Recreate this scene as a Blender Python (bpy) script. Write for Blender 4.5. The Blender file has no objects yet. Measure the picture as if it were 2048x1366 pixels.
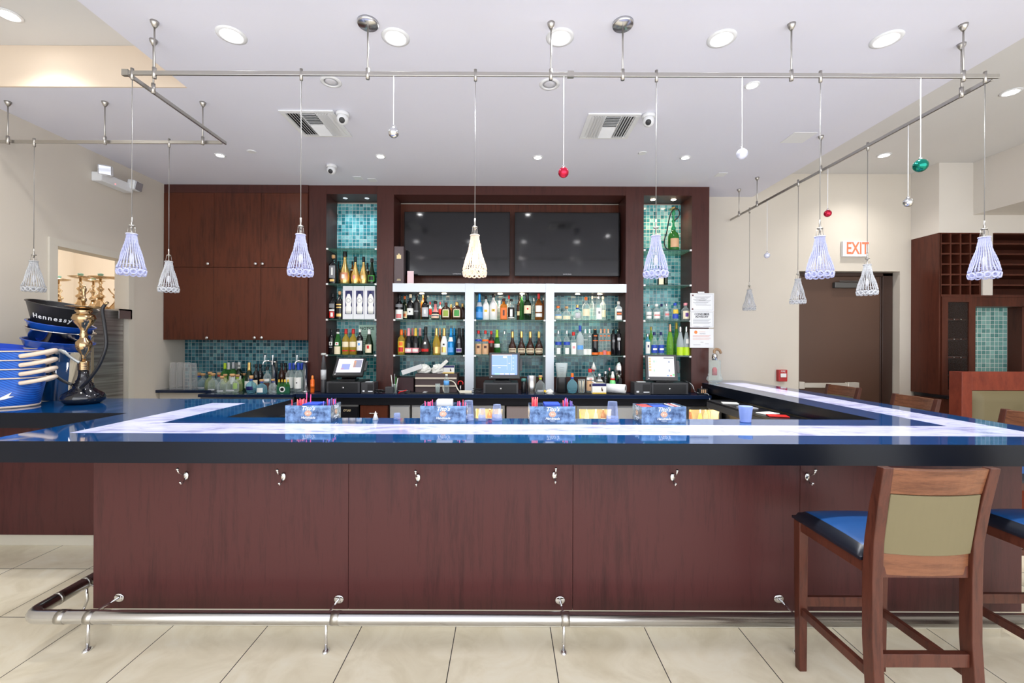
import bpy, math, random
from mathutils import Vector, Matrix
random.seed(7)
S = bpy.context.scene
COL = S.collection
PI = math.pi
# ---------------------------------------------------------------- camera
F, CX, CY, EYE, ROLL = 865.0, 1012.0, 683.0, 1.54, 0.0039
cd = bpy.data.cameras.new('camera'); cam = bpy.data.objects.new('camera', cd); COL.objects.link(cam)
cd.sensor_width = 36; cd.lens = F/2048*36; cd.shift_x = 12/2048; cd.clip_start = 0.05; cd.clip_end = 100
cam.location = (0, 0, EYE); cam.rotation_euler = (PI/2, -ROLL, 0)
S.camera = cam
# ---------------------------------------------------------------- world, exposure
w = bpy.data.worlds.new('world'); S.world = w; w.use_nodes = True
w.node_tree.nodes['Background'].inputs[0].default_value = (0.93, 0.96, 1.0, 1)
w.node_tree.nodes['Background'].inputs[1].default_value = 1.9
S.view_settings.view_transform = 'Standard'; S.view_settings.look = 'None'
S.view_settings.exposure = 0.85; S.view_settings.gamma = 1.0; S.view_settings.use_curve_mapping = False
def lamp(name, loc, energy, color=(1, 1, 1), kind='SPOT', size=0.06, angle=130, blend=1.0, rot=(0, 0, 0)):
    l = bpy.data.lights.new(name, kind); l.energy = energy; l.color = color
    if kind == 'SPOT': l.spot_size = math.radians(angle); l.spot_blend = blend; l.shadow_soft_size = size
    elif kind == 'AREA': l.size = size
    else: l.shadow_soft_size = size
    o = bpy.data.objects.new(name, l); COL.objects.link(o); o.location = loc; o.rotation_euler = rot
    return o
CE, UC = 3.356, 3.65           # bar ceiling, upper ceiling
GIMBAL = [(-1.64, 2.572), (-.667, 2.585), (.315, 2.58), (1.282, 2.585), (2.267, 2.585)]
DOWN = [(-2.81, 4.24), (-1.24, 4.25), (.306, 4.26), (1.755, 4.25), (1.73, 3.05)]
UPPER = [(-3.24, 2.81), (4.24, 4.86), (4.23, 3.63), (4.23, 2.4)]
SPOT_G, SPOT_D, SPOT_U = 60, 32, 36
for i, (x, y) in enumerate(GIMBAL): lamp('gimbal_spot', (x, y, CE-.03), SPOT_G, (.93, .96, 1))
for i, (x, y) in enumerate(DOWN): lamp('down_spot', (x, y, CE-.03), SPOT_D, (1, .99, .97))
for i, (x, y) in enumerate(UPPER): lamp('upper_spot', (x, y, UC-.03), SPOT_U, (1, .97, .92))
# ---------------------------------------------------------------- helpers
def unroll(px, py):
    dx, dy = px-CX, py-CY
    return CX+dx+ROLL*dy, CY+dy-ROLL*dx
def P(px, py, D):               # a point at depth D seen at pixel
    u, v = unroll(px, py)
    return Vector(((u-CX)*D/F, D, EYE-(v-CY)*D/F))
def X_(px, D, py=683): return P(px, py, D).x
def Z_(px, py, D): return P(px, py, D).z
class MB:
    def __init__(s): s.v = []; s.f = []; s.sm = []; s.mi = []; s.M = Matrix()
    def add(s, vs, fs, smooth=False, mi=0):
        b = len(s.v); s.v += [tuple(s.M @ Vector(p)) for p in vs]
        for f in fs: s.f.append([b+i for i in f]); s.sm.append(smooth); s.mi.append(mi)
        return s
    def box(s, x0, x1, y0, y1, z0, z1, mi=0):
        v = [(x, y, z) for z in (z0, z1) for y in (y0, y1) for x in (x0, x1)]
        return s.add(v, [(0, 2, 3, 1), (4, 5, 7, 6), (0, 1, 5, 4), (2, 6, 7, 3), (0, 4, 6, 2), (1, 3, 7, 5)], False, mi)
    def lathe(s, prof, n=20, sx=1, sy=1, sq=2.0, a0=None, a1=None, off=0, mi=0, smooth=True, c=(0, 0, 0)):
        full = a0 is None
        if full: a0, a1 = 0, 2*PI
        m = n if full else n+1
        vs = []
        for r, z in prof:
            for i in range(m):
                a = a0+(a1-a0)*i/n; ca, sa = math.cos(a), math.sin(a)
                k = (abs(ca)**sq+abs(sa)**sq)**(-1/sq) if sq != 2 else 1
                vs.append((c[0]+ca*k*(r*sx+off), c[1]+sa*k*(r*sy+off), c[2]+z))
        fs = []
        for j in range(len(prof)-1):
            for i in range(n):
                i2 = (i+1) % m if full else i+1
                fs.append((j*m+i, j*m+i2, (j+1)*m+i2, (j+1)*m+i))
        s.add(vs, fs, smooth, mi)
        if full:
            b = len(s.v)-len(vs)
            if prof[0][0] > 1e-5: s.f.append([b+i for i in reversed(range(m))]); s.sm.append(False); s.mi.append(mi)
            if prof[-1][0] > 1e-5: s.f.append([b+(len(prof)-1)*m+i for i in range(m)]); s.sm.append(False); s.mi.append(mi)
        return s
    def tube(s, pts, r, n=8, mi=0, closed=False, smooth=True):
        pts = [Vector(p) for p in pts]; N = len(pts)
        rs = r if isinstance(r, (list, tuple)) else [r]*N
        T = []
        for i in range(N):
            if closed: t = pts[(i+1) % N]-pts[i-1]
            else: t = pts[min(i+1, N-1)]-pts[max(i-1, 0)]
            T.append(t.normalized() if t.length > 1e-9 else Vector((0, 0, 1)))
        up = Vector((0, 0, 1)) if abs(T[0].z) < .9 else Vector((1, 0, 0))
        u = T[0].cross(up).normalized(); vs = []
        for i in range(N):
            u = (u-T[i]*u.dot(T[i]))
            u = u.normalized() if u.length > 1e-6 else T[i].orthogonal().normalized()
            v = T[i].cross(u)
            for k in range(n):
                a = 2*PI*k/n; vs.append(tuple(pts[i]+(u*math.cos(a)+v*math.sin(a))*rs[i]))
        fs = []
        for i in range(N if closed else N-1):
            for k in range(n):
                j = (i+1) % N
                fs.append((i*n+k, i*n+(k+1) % n, j*n+(k+1) % n, j*n+k))
        if not closed: fs += [tuple(reversed(range(n))), tuple((N-1)*n+k for k in range(n))]
        return s.add(vs, fs, smooth, mi)
    def prism(s, poly, z0, z1, mi_top=0, mi_side=0):
        n = len(poly)
        s.add([(x, y, z1) for x, y in poly], [tuple(range(n))], False, mi_top)
        s.add([(x, y, z0) for x, y in poly], [tuple(reversed(range(n)))], False, mi_side)
        return s.add([(x, y, z) for z in (z0, z1) for x, y in poly], [(i, (i+1) % n, n+(i+1) % n, n+i) for i in range(n)], False, mi_side)
    def ball(s, c, r, sx=1, sy=1, sz=1, n=14, mi=0):
        m = max(5, n//2+1); prof = [(r*math.sin(PI*j/m), -r*sz*math.cos(PI*j/m)) for j in range(m+1)]
        prof[0] = (1e-6, -r*sz); prof[-1] = (1e-6, r*sz)
        return s.lathe(prof, n, sx, sy, mi=mi, c=c)
    def torus(s, c, R, r, n=16, k=6, M=None, mi=0):
        M = M or Matrix()
        return s.tube([Vector(c)+M.to_3x3() @ Vector((R*math.cos(2*PI*i/n), R*math.sin(2*PI*i/n), 0)) for i in range(n)], r, k, mi, True)
    def sweep(s, path, w, d, mi=0):          # rectangular section w (x) by d (y), roughly vertical or lengthwise path
        vs = []
        for i, p in enumerate(path):
            ww = w[i] if isinstance(w, (list, tuple)) else w; dd = d[i] if isinstance(d, (list, tuple)) else d
            for a, b in ((-1, -1), (1, -1), (1, 1), (-1, 1)): vs.append((p[0]+a*ww/2, p[1]+b*dd/2, p[2]))
        N = len(path); fs = [(0, 3, 2, 1), tuple((N-1)*4+k for k in range(4))]
        for i in range(N-1):
            for k in range(4): fs.append((i*4+k, i*4+(k+1) % 4, (i+1)*4+(k+1) % 4, (i+1)*4+k))
        return s.add(vs, fs, False, mi)
    def build(s, name, mats, parent=None, bevel=0, seg=2):
        me = bpy.data.meshes.new(name); me.from_pydata(s.v, [], s.f)
        for i, p in enumerate(me.polygons): p.use_smooth = s.sm[i]; p.material_index = s.mi[i]
        for m in (mats if isinstance(mats, (list, tuple)) else [mats]): me.materials.append(m)
        me.update(); o = bpy.data.objects.new(name, me); COL.objects.link(o)
        if parent is not None: o.parent = parent
        if bevel:
            b = o.modifiers.new('bevel', 'BEVEL'); b.width = bevel; b.segments = seg; b.limit_method = 'ANGLE'; b.angle_limit = .7
        return o
def tag(o, label=None, cat=None, group=None, kind=None):
    if label: o['label'] = label
    if cat: o['category'] = cat
    if group: o['group'] = group
    if kind: o['kind'] = kind
    return o
def thing(name, label, cat, loc=(0, 0, 0), rz=0, group=None):
    o = bpy.data.objects.new(name, None); COL.objects.link(o); o.location = loc; o.rotation_euler = (0, 0, rz); o.empty_display_size = .05
    return tag(o, label, cat, group)
def copy_tree(o, loc=None, rz=None, label=None, group=None, parent=None):
    c = o.copy(); COL.objects.link(c); c.parent = parent
    if loc is not None: c.location = loc
    if rz is not None: c.rotation_euler = (0, 0, rz)
    if label: c['label'] = label
    if group: c['group'] = group
    for ch in list(o.children): copy_tree(ch, parent=c)
    return c
def struct(o): o['kind'] = 'structure'; return o
TR = Matrix.Translation
def RX(a): return Matrix.Rotation(a, 4, 'X')
def RY(a): return Matrix.Rotation(a, 4, 'Y')
def RZ(a): return Matrix.Rotation(a, 4, 'Z')
_curve_cache = {}
def text_mesh(txt, size, depth=.0008, shear=0, bold=0):
    cu = bpy.data.curves.new('text', 'FONT'); cu.body = txt; cu.size = size; cu.extrude = depth; cu.shear = shear; cu.offset = bold
    cu.align_x = 'CENTER'; cu.align_y = 'CENTER'; cu.resolution_u = 2
    o = bpy.data.objects.new('text', cu); COL.objects.link(o)
    dg = bpy.context.evaluated_depsgraph_get(); dg.update()
    me = bpy.data.meshes.new_from_object(o.evaluated_get(dg)); bpy.data.objects.remove(o)
    return me
def text(name, txt, size, m, parent, loc, rot=(PI/2, 0, 0), depth=.0008, shear=0, bold=0, sx=1):
    me = text_mesh(txt, size, depth, shear, bold); me.materials.clear(); me.materials.append(m)
    o = bpy.data.objects.new(name, me); COL.objects.link(o); o.location = loc; o.rotation_euler = rot; o.scale = (sx, 1, 1)
    if parent is not None: o.parent = parent
    return o
# ---------------------------------------------------------------- materials
MC = {}
def mat(name, col=(.5, .5, .5), rough=.5, metal=0, emit=0, ecol=None, spec=.5, coat=0):
    if name in MC: return MC[name]
    m = bpy.data.materials.new(name); m.use_nodes = True; b = m.node_tree.nodes['Principled BSDF']
    b.inputs['Base Color'].default_value = (*col, 1); b.inputs['Roughness'].default_value = rough; b.inputs['Metallic'].default_value = metal
    b.inputs['Specular IOR Level'].default_value = spec; b.inputs['Coat Weight'].default_value = coat
    if emit: b.inputs['Emission Color'].default_value = (*(ecol or col), 1); b.inputs['Emission Strength'].default_value = emit
    MC[name] = m; return m
def srgb(r, g, b):
    f = lambda c: (c/255/12.92) if c/255 <= .04045 else ((c/255+.055)/1.055)**2.4
    return (f(r), f(g), f(b))
def N(m, t, **kw):
    n = m.node_tree.nodes.new(t)
    for k, v in kw.items():
        if k in n.inputs: n.inputs[k].default_value = v
        else: setattr(n, k, v)
    return n
def ramp(m, stops):
    r = N(m, 'ShaderNodeValToRGB'); e = r.color_ramp.elements
    e[0].position, e[0].color = stops[0][0], (*stops[0][1], 1); e[1].position, e[1].color = stops[-1][0], (*stops[-1][1], 1)
    for p, c in stops[1:-1]: x = e.new(p); x.color = (*c, 1)
    return r
def wood(name, c1, c2, rough=.3, scale=(14, 14, 1.2), bump=.02, coord='Object'):
    m = mat(name, c1, rough); L = m.node_tree.links; b = m.node_tree.nodes['Principled BSDF']
    tc = N(m, 'ShaderNodeTexCoord'); mp = N(m, 'ShaderNodeMapping'); mp.inputs['Scale'].default_value = scale
    L.new(tc.outputs[coord], mp.inputs[0])
    n1 = N(m, 'ShaderNodeTexNoise', Scale=2.2, Detail=6, Roughness=.65, Distortion=.4); L.new(mp.outputs[0], n1.inputs[0])
    n2 = N(m, 'ShaderNodeTexNoise', Scale=14, Detail=4, Roughness=.7); L.new(mp.outputs[0], n2.inputs[0])
    n3 = N(m, 'ShaderNodeTexNoise', Scale=1.3, Detail=2); L.new(tc.outputs[coord], n3.inputs[0])
    a = N(m, 'ShaderNodeMath', operation='MULTIPLY_ADD'); L.new(n2.outputs[0], a.inputs[0]); a.inputs[1].default_value = .35; L.new(n1.outputs[0], a.inputs[2])
    a2 = N(m, 'ShaderNodeMath', operation='MULTIPLY_ADD'); L.new(n3.outputs[0], a2.inputs[0]); a2.inputs[1].default_value = .5; L.new(a.outputs[0], a2.inputs[2])
    r = ramp(m, [(.55, c1), (.95, c2)]); L.new(a2.outputs[0], r.inputs[0]); L.new(r.outputs[0], b.inputs['Base Color'])
    b.inputs['Specular IOR Level'].default_value = .3
    bp = N(m, 'ShaderNodeBump', Strength=.25, Distance=bump*.05); L.new(n2.outputs[0], bp.inputs['Height']); L.new(bp.outputs[0], b.inputs['Normal'])
    return m
M_bar = wood('dark_wood_bar', srgb(44, 18, 19), srgb(74, 35, 35), .42)
M_wood = wood('mahogany', srgb(44, 20, 13), srgb(84, 42, 27), .32)
M_col = wood('mahogany_frame', srgb(46, 23, 20), srgb(72, 39, 34), .34)
M_rack = wood('rack_wood', srgb(50, 22, 16), srgb(84, 42, 30), .36)
M_stool = wood('stool_wood', srgb(42, 19, 16), srgb(84, 44, 33), .34, (20, 20, 2.5))
M_stool2 = wood('stool_rail_wood', srgb(74, 40, 26), srgb(122, 78, 54), .34, (2.5, 20, 24))
M_booth = wood('booth_wood', srgb(96, 36, 25), srgb(126, 55, 38), .34, (6, 6, 2))
def paint(name, c, rough=.7, var=.04, spots=False):
    m = mat(name, c, rough); L = m.node_tree.links; b = m.node_tree.nodes['Principled BSDF']
    tc = N(m, 'ShaderNodeTexCoord'); n = N(m, 'ShaderNodeTexNoise', Scale=1.2, Detail=4); L.new(tc.outputs['Object'], n.inputs[0])
    r = ramp(m, [(.3, tuple(x*(1-var) for x in c)), (.7, tuple(min(1, x*(1+var)) for x in c))]); L.new(n.outputs[0], r.inputs[0])
    L.new(r.outputs[0], b.inputs['Base Color'])
    n2 = N(m, 'ShaderNodeTexNoise', Scale=180, Detail=2); L.new(tc.outputs['Object'], n2.inputs[0])
    bp = N(m, 'ShaderNodeBump', Strength=.08, Distance=.002); L.new(n2.outputs[0], bp.inputs['Height']); L.new(bp.outputs[0], b.inputs['Normal'])
    return m
M_ceil = paint('ceiling_paint', srgb(221, 221, 233), .8, .015)
M_ceil2 = paint('upper_ceiling_paint', srgb(214, 213, 212), .8, .02)
M_wall = paint('wall_paint', srgb(206, 198, 186), .7, .03)
M_fascia = paint('fascia_paint', srgb(222, 204, 184), .7, .02)
M_soff = paint('soffit_paint', srgb(214, 208, 200), .7, .02)
def gridmat(name, size, off, mortar, stops, grout, rough, axes='xy', vein=None, cell_noise=True):
    m = mat(name, (.5, .5, .5), rough); L = m.node_tree.links; b = m.node_tree.nodes['Principled BSDF']
    tc = N(m, 'ShaderNodeTexCoord'); sp = N(m, 'ShaderNodeSeparateXYZ'); L.new(tc.outputs['Object'], sp.inputs[0])
    fr = []; cells = []
    for ax, o in zip(axes, off):
        s = N(m, 'ShaderNodeMath', operation='SUBTRACT'); L.new(sp.outputs[ax.upper()], s.inputs[0]); s.inputs[1].default_value = o
        d = N(m, 'ShaderNodeMath', operation='DIVIDE'); L.new(s.outputs[0], d.inputs[0]); d.inputs[1].default_value = size
        f = N(m, 'ShaderNodeMath', operation='FLOOR'); L.new(d.outputs[0], f.inputs[0]); cells.append(f)
        g = N(m, 'ShaderNodeMath', operation='FRACT'); L.new(d.outputs[0], g.inputs[0])
        h = N(m, 'ShaderNodeMath', operation='SUBTRACT'); L.new(g.outputs[0], h.inputs[0]); h.inputs[1].default_value = .5
        k = N(m, 'ShaderNodeMath', operation='ABSOLUTE'); L.new(h.outputs[0], k.inputs[0]); fr.append(k)
    mx = N(m, 'ShaderNodeMath', operation='MAXIMUM'); L.new(fr[0].outputs[0], mx.inputs[0]); L.new(fr[1].outputs[0], mx.inputs[1])
    gt = N(m, 'ShaderNodeMath', operation='GREATER_THAN'); L.new(mx.outputs[0], gt.inputs[0]); gt.inputs[1].default_value = .5-mortar/size/2
    cb = N(m, 'ShaderNodeCombineXYZ'); L.new(cells[0].outputs[0], cb.inputs[0]); L.new(cells[1].outputs[0], cb.inputs[1])
    wn = N(m, 'ShaderNodeTexWhiteNoise'); L.new(cb.outputs[0], wn.inputs[0])
    nz = N(m, 'ShaderNodeTexNoise', Scale=(vein or 40), Detail=6, Roughness=.6, Distortion=1.2); L.new(tc.outputs['Object'], nz.inputs[0])
    a = N(m, 'ShaderNodeMath', operation='MULTIPLY_ADD'); L.new(wn.outputs[0], a.inputs[0]); a.inputs[1].default_value = .55 if cell_noise else .1
    s2 = N(m, 'ShaderNodeMath', operation='MULTIPLY'); L.new(nz.outputs[0], s2.inputs[0]); s2.inputs[1].default_value = .45 if cell_noise else .9
    L.new(s2.outputs[0], a.inputs[2])
    r = ramp(m, stops); L.new(a.outputs[0], r.inputs[0])
    mix = N(m, 'ShaderNodeMix', data_type='RGBA'); L.new(gt.outputs[0], mix.inputs['Factor']); L.new(r.outputs[0], mix.inputs[6]); mix.inputs[7].default_value = (*grout, 1)
    L.new(mix.outputs[2], b.inputs['Base Color'])
    inv = N(m, 'ShaderNodeMath', operation='SUBTRACT'); inv.inputs[0].default_value = 1; L.new(gt.outputs[0], inv.inputs[1])
    bp = N(m, 'ShaderNodeBump', Strength=.5, Distance=.002); L.new(inv.outputs[0], bp.inputs['Height']); L.new(bp.outputs[0], b.inputs['Normal'])
    ro = N(m, 'ShaderNodeMath', operation='MULTIPLY_ADD'); L.new(gt.outputs[0], ro.inputs[0]); ro.inputs[1].default_value = .5; ro.inputs[2].default_value = rough; L.new(ro.outputs[0], b.inputs['Roughness'])
    return m
M_floor = gridmat('floor_tile', .508, (-.264, 2.40), .0045, [(.25, srgb(222, 210, 182)), (.5, srgb(242, 232, 208)), (.75, srgb(250, 244, 226))], srgb(52, 46, 40), .32, 'xy', 3.5, False)
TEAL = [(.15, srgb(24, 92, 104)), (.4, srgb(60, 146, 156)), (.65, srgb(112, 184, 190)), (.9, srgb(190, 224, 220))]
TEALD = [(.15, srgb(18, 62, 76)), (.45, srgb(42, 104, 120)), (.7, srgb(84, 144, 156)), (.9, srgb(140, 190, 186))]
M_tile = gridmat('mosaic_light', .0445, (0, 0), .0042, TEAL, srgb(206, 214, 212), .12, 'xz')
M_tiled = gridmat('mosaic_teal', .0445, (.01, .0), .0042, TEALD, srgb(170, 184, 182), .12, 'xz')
M_rtile = gridmat('mosaic_right', .052, (0, 0), .005, [(.15, srgb(70, 130, 125)), (.9, srgb(150, 196, 190))], srgb(220, 225, 220), .12, 'xz')
def glassy(name, tint, fac=.12, col=None, rough=.04):
    if name in MC: return MC[name]
    m = bpy.data.materials.new(name); m.use_nodes = True; nt = m.node_tree; L = nt.links; b = nt.nodes['Principled BSDF']
    b.inputs['Base Color'].default_value = (*(col or tint), 1); b.inputs['Roughness'].default_value = rough
    t = N(m, 'ShaderNodeBsdfTransparent'); t.inputs[0].default_value = (*tint, 1)
    lw = N(m, 'ShaderNodeLayerWeight', Blend=.25); a = N(m, 'ShaderNodeMath', operation='MULTIPLY_ADD', use_clamp=True); L.new(lw.outputs['Facing'], a.inputs[0])
    a.inputs[1].default_value = .65; a.inputs[2].default_value = fac
    mx = N(m, 'ShaderNodeMixShader'); L.new(a.outputs[0], mx.inputs[0]); L.new(t.outputs[0], mx.inputs[1]); L.new(b.outputs[0], mx.inputs[2])
    L.new(mx.outputs[0], nt.nodes['Material Output'].inputs[0]); MC[name] = m; return m
G_clear = glassy('clear_glass', (.93, .97, .96), .1, (.75, .82, .82))
G_shelf = glassy('shelf_glass', (.72, .9, .84), .12, (.25, .5, .42))
G_shelf_edge = mat('shelf_edge', srgb(20, 60, 52), .1)
G = {'clear': G_clear,
     'frost': glassy('frosted_glass', (.8, .86, .88), .5, (.62, .7, .72), .4),
     'green': glassy('green_glass', (.25, .6, .22), .35, (.06, .25, .06)),
     'pale': glassy('pale_green_glass', (.86, .92, .72), .22, (.5, .56, .3)),
 'lime': glassy('lime_glass', (.6, .9, .3), .35, (.3, .6, .08)),
     'amber': glassy('amber_glass', (.7, .32, .08), .45, (.35, .12, .02)),
     'orange': glassy('orange_glass', (.9, .45, .1), .5, (.7, .25, .03)),
     'yellow': glassy('yellow_glass', (.85, .7, .25), .4, (.6, .42, .06)),
     'blue': mat('blue_foil_glass', (.01, .22, .55), .12, .3),
     'teal': glassy('teal_glass', (.6, .85, .9), .25, (.25, .5, .6)),
     'sky': glassy('sky_glass', (.4, .8, .95), .4, (.15, .5, .7)),
     'black': mat('black_glass', (.008, .008, .01), .06),
     'mattblack': mat('matt_black_glass', (.015, .015, .016), .35),
     'dkgreen': mat('dark_green_glass', (.008, .022, .01), .05),
     'dkbrown': mat('dark_brown_glass', (.035, .012, .006), .07),
     'white': mat('white_glass', (.82, .82, .8), .2),
     'gold': mat('gold_foil', (.85, .58, .2), .22, .9)}
def cmat(n):
    tbl = dict(white=(235, 235, 230), cream=(236, 222, 190), kraft=(214, 170, 130), red=(200, 28, 24), orange=(235, 110, 30), yellow=(228, 190, 60), pink=(232, 150, 160),
               rose=(214, 120, 120), blue=(30, 70, 180), navy=(20, 24, 90), black=(16, 16, 18), grey=(120, 122, 126), green=(60, 150, 60), lime=(190, 225, 40), brown=(80, 40, 28),
               lightgrey=(190, 192, 196), olive=(150, 170, 60), sky=(90, 160, 230), purple=(90, 50, 130))
    if n == 'gold': return mat('gold_cap', (.8, .52, .18), .3, .8)
    if n == 'silver': return mat('silver_cap', (.75, .76, .78), .25, .9)
    if n == 'copper': return mat('copper_cap', (.75, .35, .2), .3, .8)
    if n == 'bluefoil': return mat('blue_foil', (.02, .3, .75), .25, .5)
    if n == 'cork': return mat('cork', srgb(206, 160, 110), .8)
    return mat('col_'+n, srgb(*tbl[n]), .4)
M_chrome = mat('brushed_steel', (.58, .58, .59), .22, 1)
M_nickel = mat('satin_nickel', (.5, .48, .45), .32, 1)
M_polish = mat('polished_chrome', (.72, .72, .74), .08, 1)
M_steel = mat('stainless', (.5, .5, .51), .35, 1)
M_alu = mat('aluminium_trim', srgb(196, 202, 210), .35, .35)
M_blk = mat('black_plastic', (.012, .012, .014), .35)
M_blk2 = mat('black_laminate', (.008, .008, .011), .25)
M_dk = mat('dark_grey_plastic', (.04, .04, .045), .4)
M_white = mat('white_plastic', srgb(225, 226, 228), .4)
M_paper = mat('paper', srgb(226, 228, 232), .7)
M_ink = mat('ink', (.03, .03, .035), .7)
M_inkg = mat('grey_ink', srgb(120, 120, 125), .7)
# ================================================================ the room
YB = 5.40; XL = -3.99; XR = 7.0; Y0 = -1.8
struct(MB().box(XL-2.2, XR, Y0, 6.2, -.1, 0).build('floor', M_floor))
# ceilings: bar ceiling slab with its lower face at CE, upper ceiling at UC around it
struct(MB().prism([(-2.30, Y0), (3.067, Y0), (3.067, YB+.2), (XL, YB+.2), (XL, 3.114), (-2.30, 3.114)], CE, UC).build('ceiling', M_ceil))
struct(MB().box(XL-.2, XR, Y0, YB+.2, UC+.001, UC+.1).build('ceiling_upper', M_ceil2))
struct(MB().box(XL+.002, -2.302, 3.100, 3.113, CE-.001, UC).build('trim_1', M_fascia))
# left wall with the kitchen door opening
DY0, DY1, DZ = 3.83, 4.55, 2.37
b = MB(); b.box(XL-.12, XL, Y0, DY0-.068, 0, UC); b.box(XL-.12, XL, DY0-.068, DY1+.068, DZ+.068, UC); b.box(XL-.12, XL, DY1+.068, YB, 0, UC)
struct(b.build('wall_left', M_wall))
# back wall with recessed exit door
EX0, EX1, EZ = 3.657, 4.915, 2.435
b = MB(); b.box(XL-.12, EX0, YB, YB+.2, 0, UC); b.box(EX0, EX1, YB, YB+.2, EZ, UC); b.box(EX1, XR, YB, YB+.2, 0, UC)
struct(b.build('wall_back', M_wall))
struct(MB().box(XR, XR+.1, Y0, YB, 0, UC).build('wall_right', M_wall))
# the room beyond the kitchen door
M_k = mat('kitchen_paint', srgb(232, 222, 208), .7)
b = MB(); b.box(-6.2, -6.1, 3.0, 6.2, 0, 3.2); b.box(-6.2, XL-.12, 6.1, 6.2, 0, 3.2); b.box(-6.2, XL-.12, 3.0, 3.1, 0, 3.2); b.box(-6.2, XL-.12, 3.0, 6.2, 3.1, 3.2)
struct(b.build('wall_kitchen', M_k))
lamp('kitchen_light', (-5.0, 4.8, 2.95), 20, (1, .95, .9), 'POINT', .12)
t = thing('kitchen_lamp', 'round lit ceiling lamp in the room behind the steel door', 'lamp', (-5.0, 4.8, 3.1))
MB().lathe([(.15, -.03), (.16, 0)], 24).build('lamp_rim', M_white, t)
MB().lathe([(.13, -.05), (.145, -.03)], 24).build('lamp_diffuser', mat('kitchen_diffuser', (1, .95, .88), .5, emit=4), t)
# kitchen door: frame, lower stainless leaf
d = thing('door_2', None, None, (XL, DY0, 0)); struct(d)
Mf = mat('door_frame_paint', srgb(206, 200, 188), .45)
b = MB(); b.box(-.13, .02, -.069, 0, 0, DZ); b.box(-.13, .02, DY1-DY0, DY1-DY0+.067, 0, DZ); b.box(-.13, .02, -.069, DY1-DY0+.067, DZ+.0005, DZ+.067)
b.build('door_frame', Mf, d)
def steel_mat():
    m = mat('door_steel', (.36, .36, .37), .38, .85); L = m.node_tree.links; bb = m.node_tree.nodes['Principled BSDF']
    tc = N(m, 'ShaderNodeTexCoord'); mp = N(m, 'ShaderNodeMapping'); mp.inputs['Scale'].default_value = (1, 1, 30); L.new(tc.outputs['Object'], mp.inputs[0])
    n = N(m, 'ShaderNodeTexNoise', Scale=1.5, Detail=4); L.new(mp.outputs[0], n.inputs[0]); r = ramp(m, [(.3, (.2, .18, .17)), (.7, (.5, .49, .48))]); L.new(n.outputs[0], r.inputs[0]); L.new(r.outputs[0], bb.inputs['Base Color'])
    return m
M_dsteel = steel_mat()
lf = MB().box(-.07, -.03, .006, DY1-DY0-.006, .03, 1.845).build('door_leaf', M_dsteel, d, .004)
MB().box(-.075, -.025, .36, .385, .03, 1.845).build('edge_strip', mat('brass_strip', (.62, .5, .36), .35, .8), lf)
b = MB(); b.box(-.02, .03, .60, .75, 1.845, 1.86); b.box(.02, .03, .60, .75, 1.76, 1.86); b.box(-.02, .03, .735, .75, 1.76, 1.86); b.build('hinge', M_steel, lf)
# exit door in the back wall
d = thing('door_1', None, None, (EX0, YB, 0)); struct(d)
M_door = paint('exit_door_paint', srgb(84, 60, 48), .45, .08)
M_dfr = mat('exit_door_frame', srgb(58, 40, 33), .4)
W = EX1-EX0
b = MB(); b.box(W-.14, W-.012, .085, .16, 0, EZ-.01); b.box(0, .03, .085, .16, 0, EZ-.01); b.box(0, W-.012, .085, .16, EZ-.05, EZ-.005); b.box(W-.155, W-.14, .10, .12, 0, EZ-.05)
b.build('door_frame', M_dfr, d, .004)
lf = MB().box(.03, W-.14, .11, .15, .01, EZ-.05).build('door_leaf', M_door, d, .003)
b = MB(); x0 = X_(1670, 5.46)-EX0; x1 = X_(1730, 5.46)-EX0; zc = Z_(1700, 570, 5.46)
b.box(x0, x1-.08, .06, .11, zc-.035, zc+.035); b.box(x0+.05, x1+.12, .05, .062, zc+.04, zc+.055)
b.build('door_closer', mat('closer_grey', (.12, .12, .12), .4, .6), lf, .004)
b = MB(); z1 = Z_(1660, 771, 5.44); x1 = X_(1718, 5.44)-EX0
b.box(.03, x1, .045, .085, z1-.03, z1+.03); b.box(x1-.14, x1, .03, .09, z1-.04, z1+.04); b.box(.03, .10, .03, .11, z1-.045, z1+.045); b.build('push_bar', mat('push_bar_metal', srgb(206, 200, 190), .35, .4), lf, .006)
# soffits on the right
XS, YS = 5.05, 5.05
struct(MB().box(XS, 5.45, YS, YB-.001, 2.83, UC).build('trim_2', M_soff))
struct(MB().box(5.45, XR, Y0, YS, 3.04, UC).build('trim_3', M_soff))
struct(MB().box(5.45, XR, YS+.001, YB-.001, 2.83, UC).build('trim_4', M_soff))
# mosaic splash under wall cabinets
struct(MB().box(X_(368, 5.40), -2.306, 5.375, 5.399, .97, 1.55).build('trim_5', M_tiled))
struct(MB().box(XL, X_(368, 5.40)+.0, 5.38, 5.399, .97, 1.55).build('trim_6', M_wall)) if False else None
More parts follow.
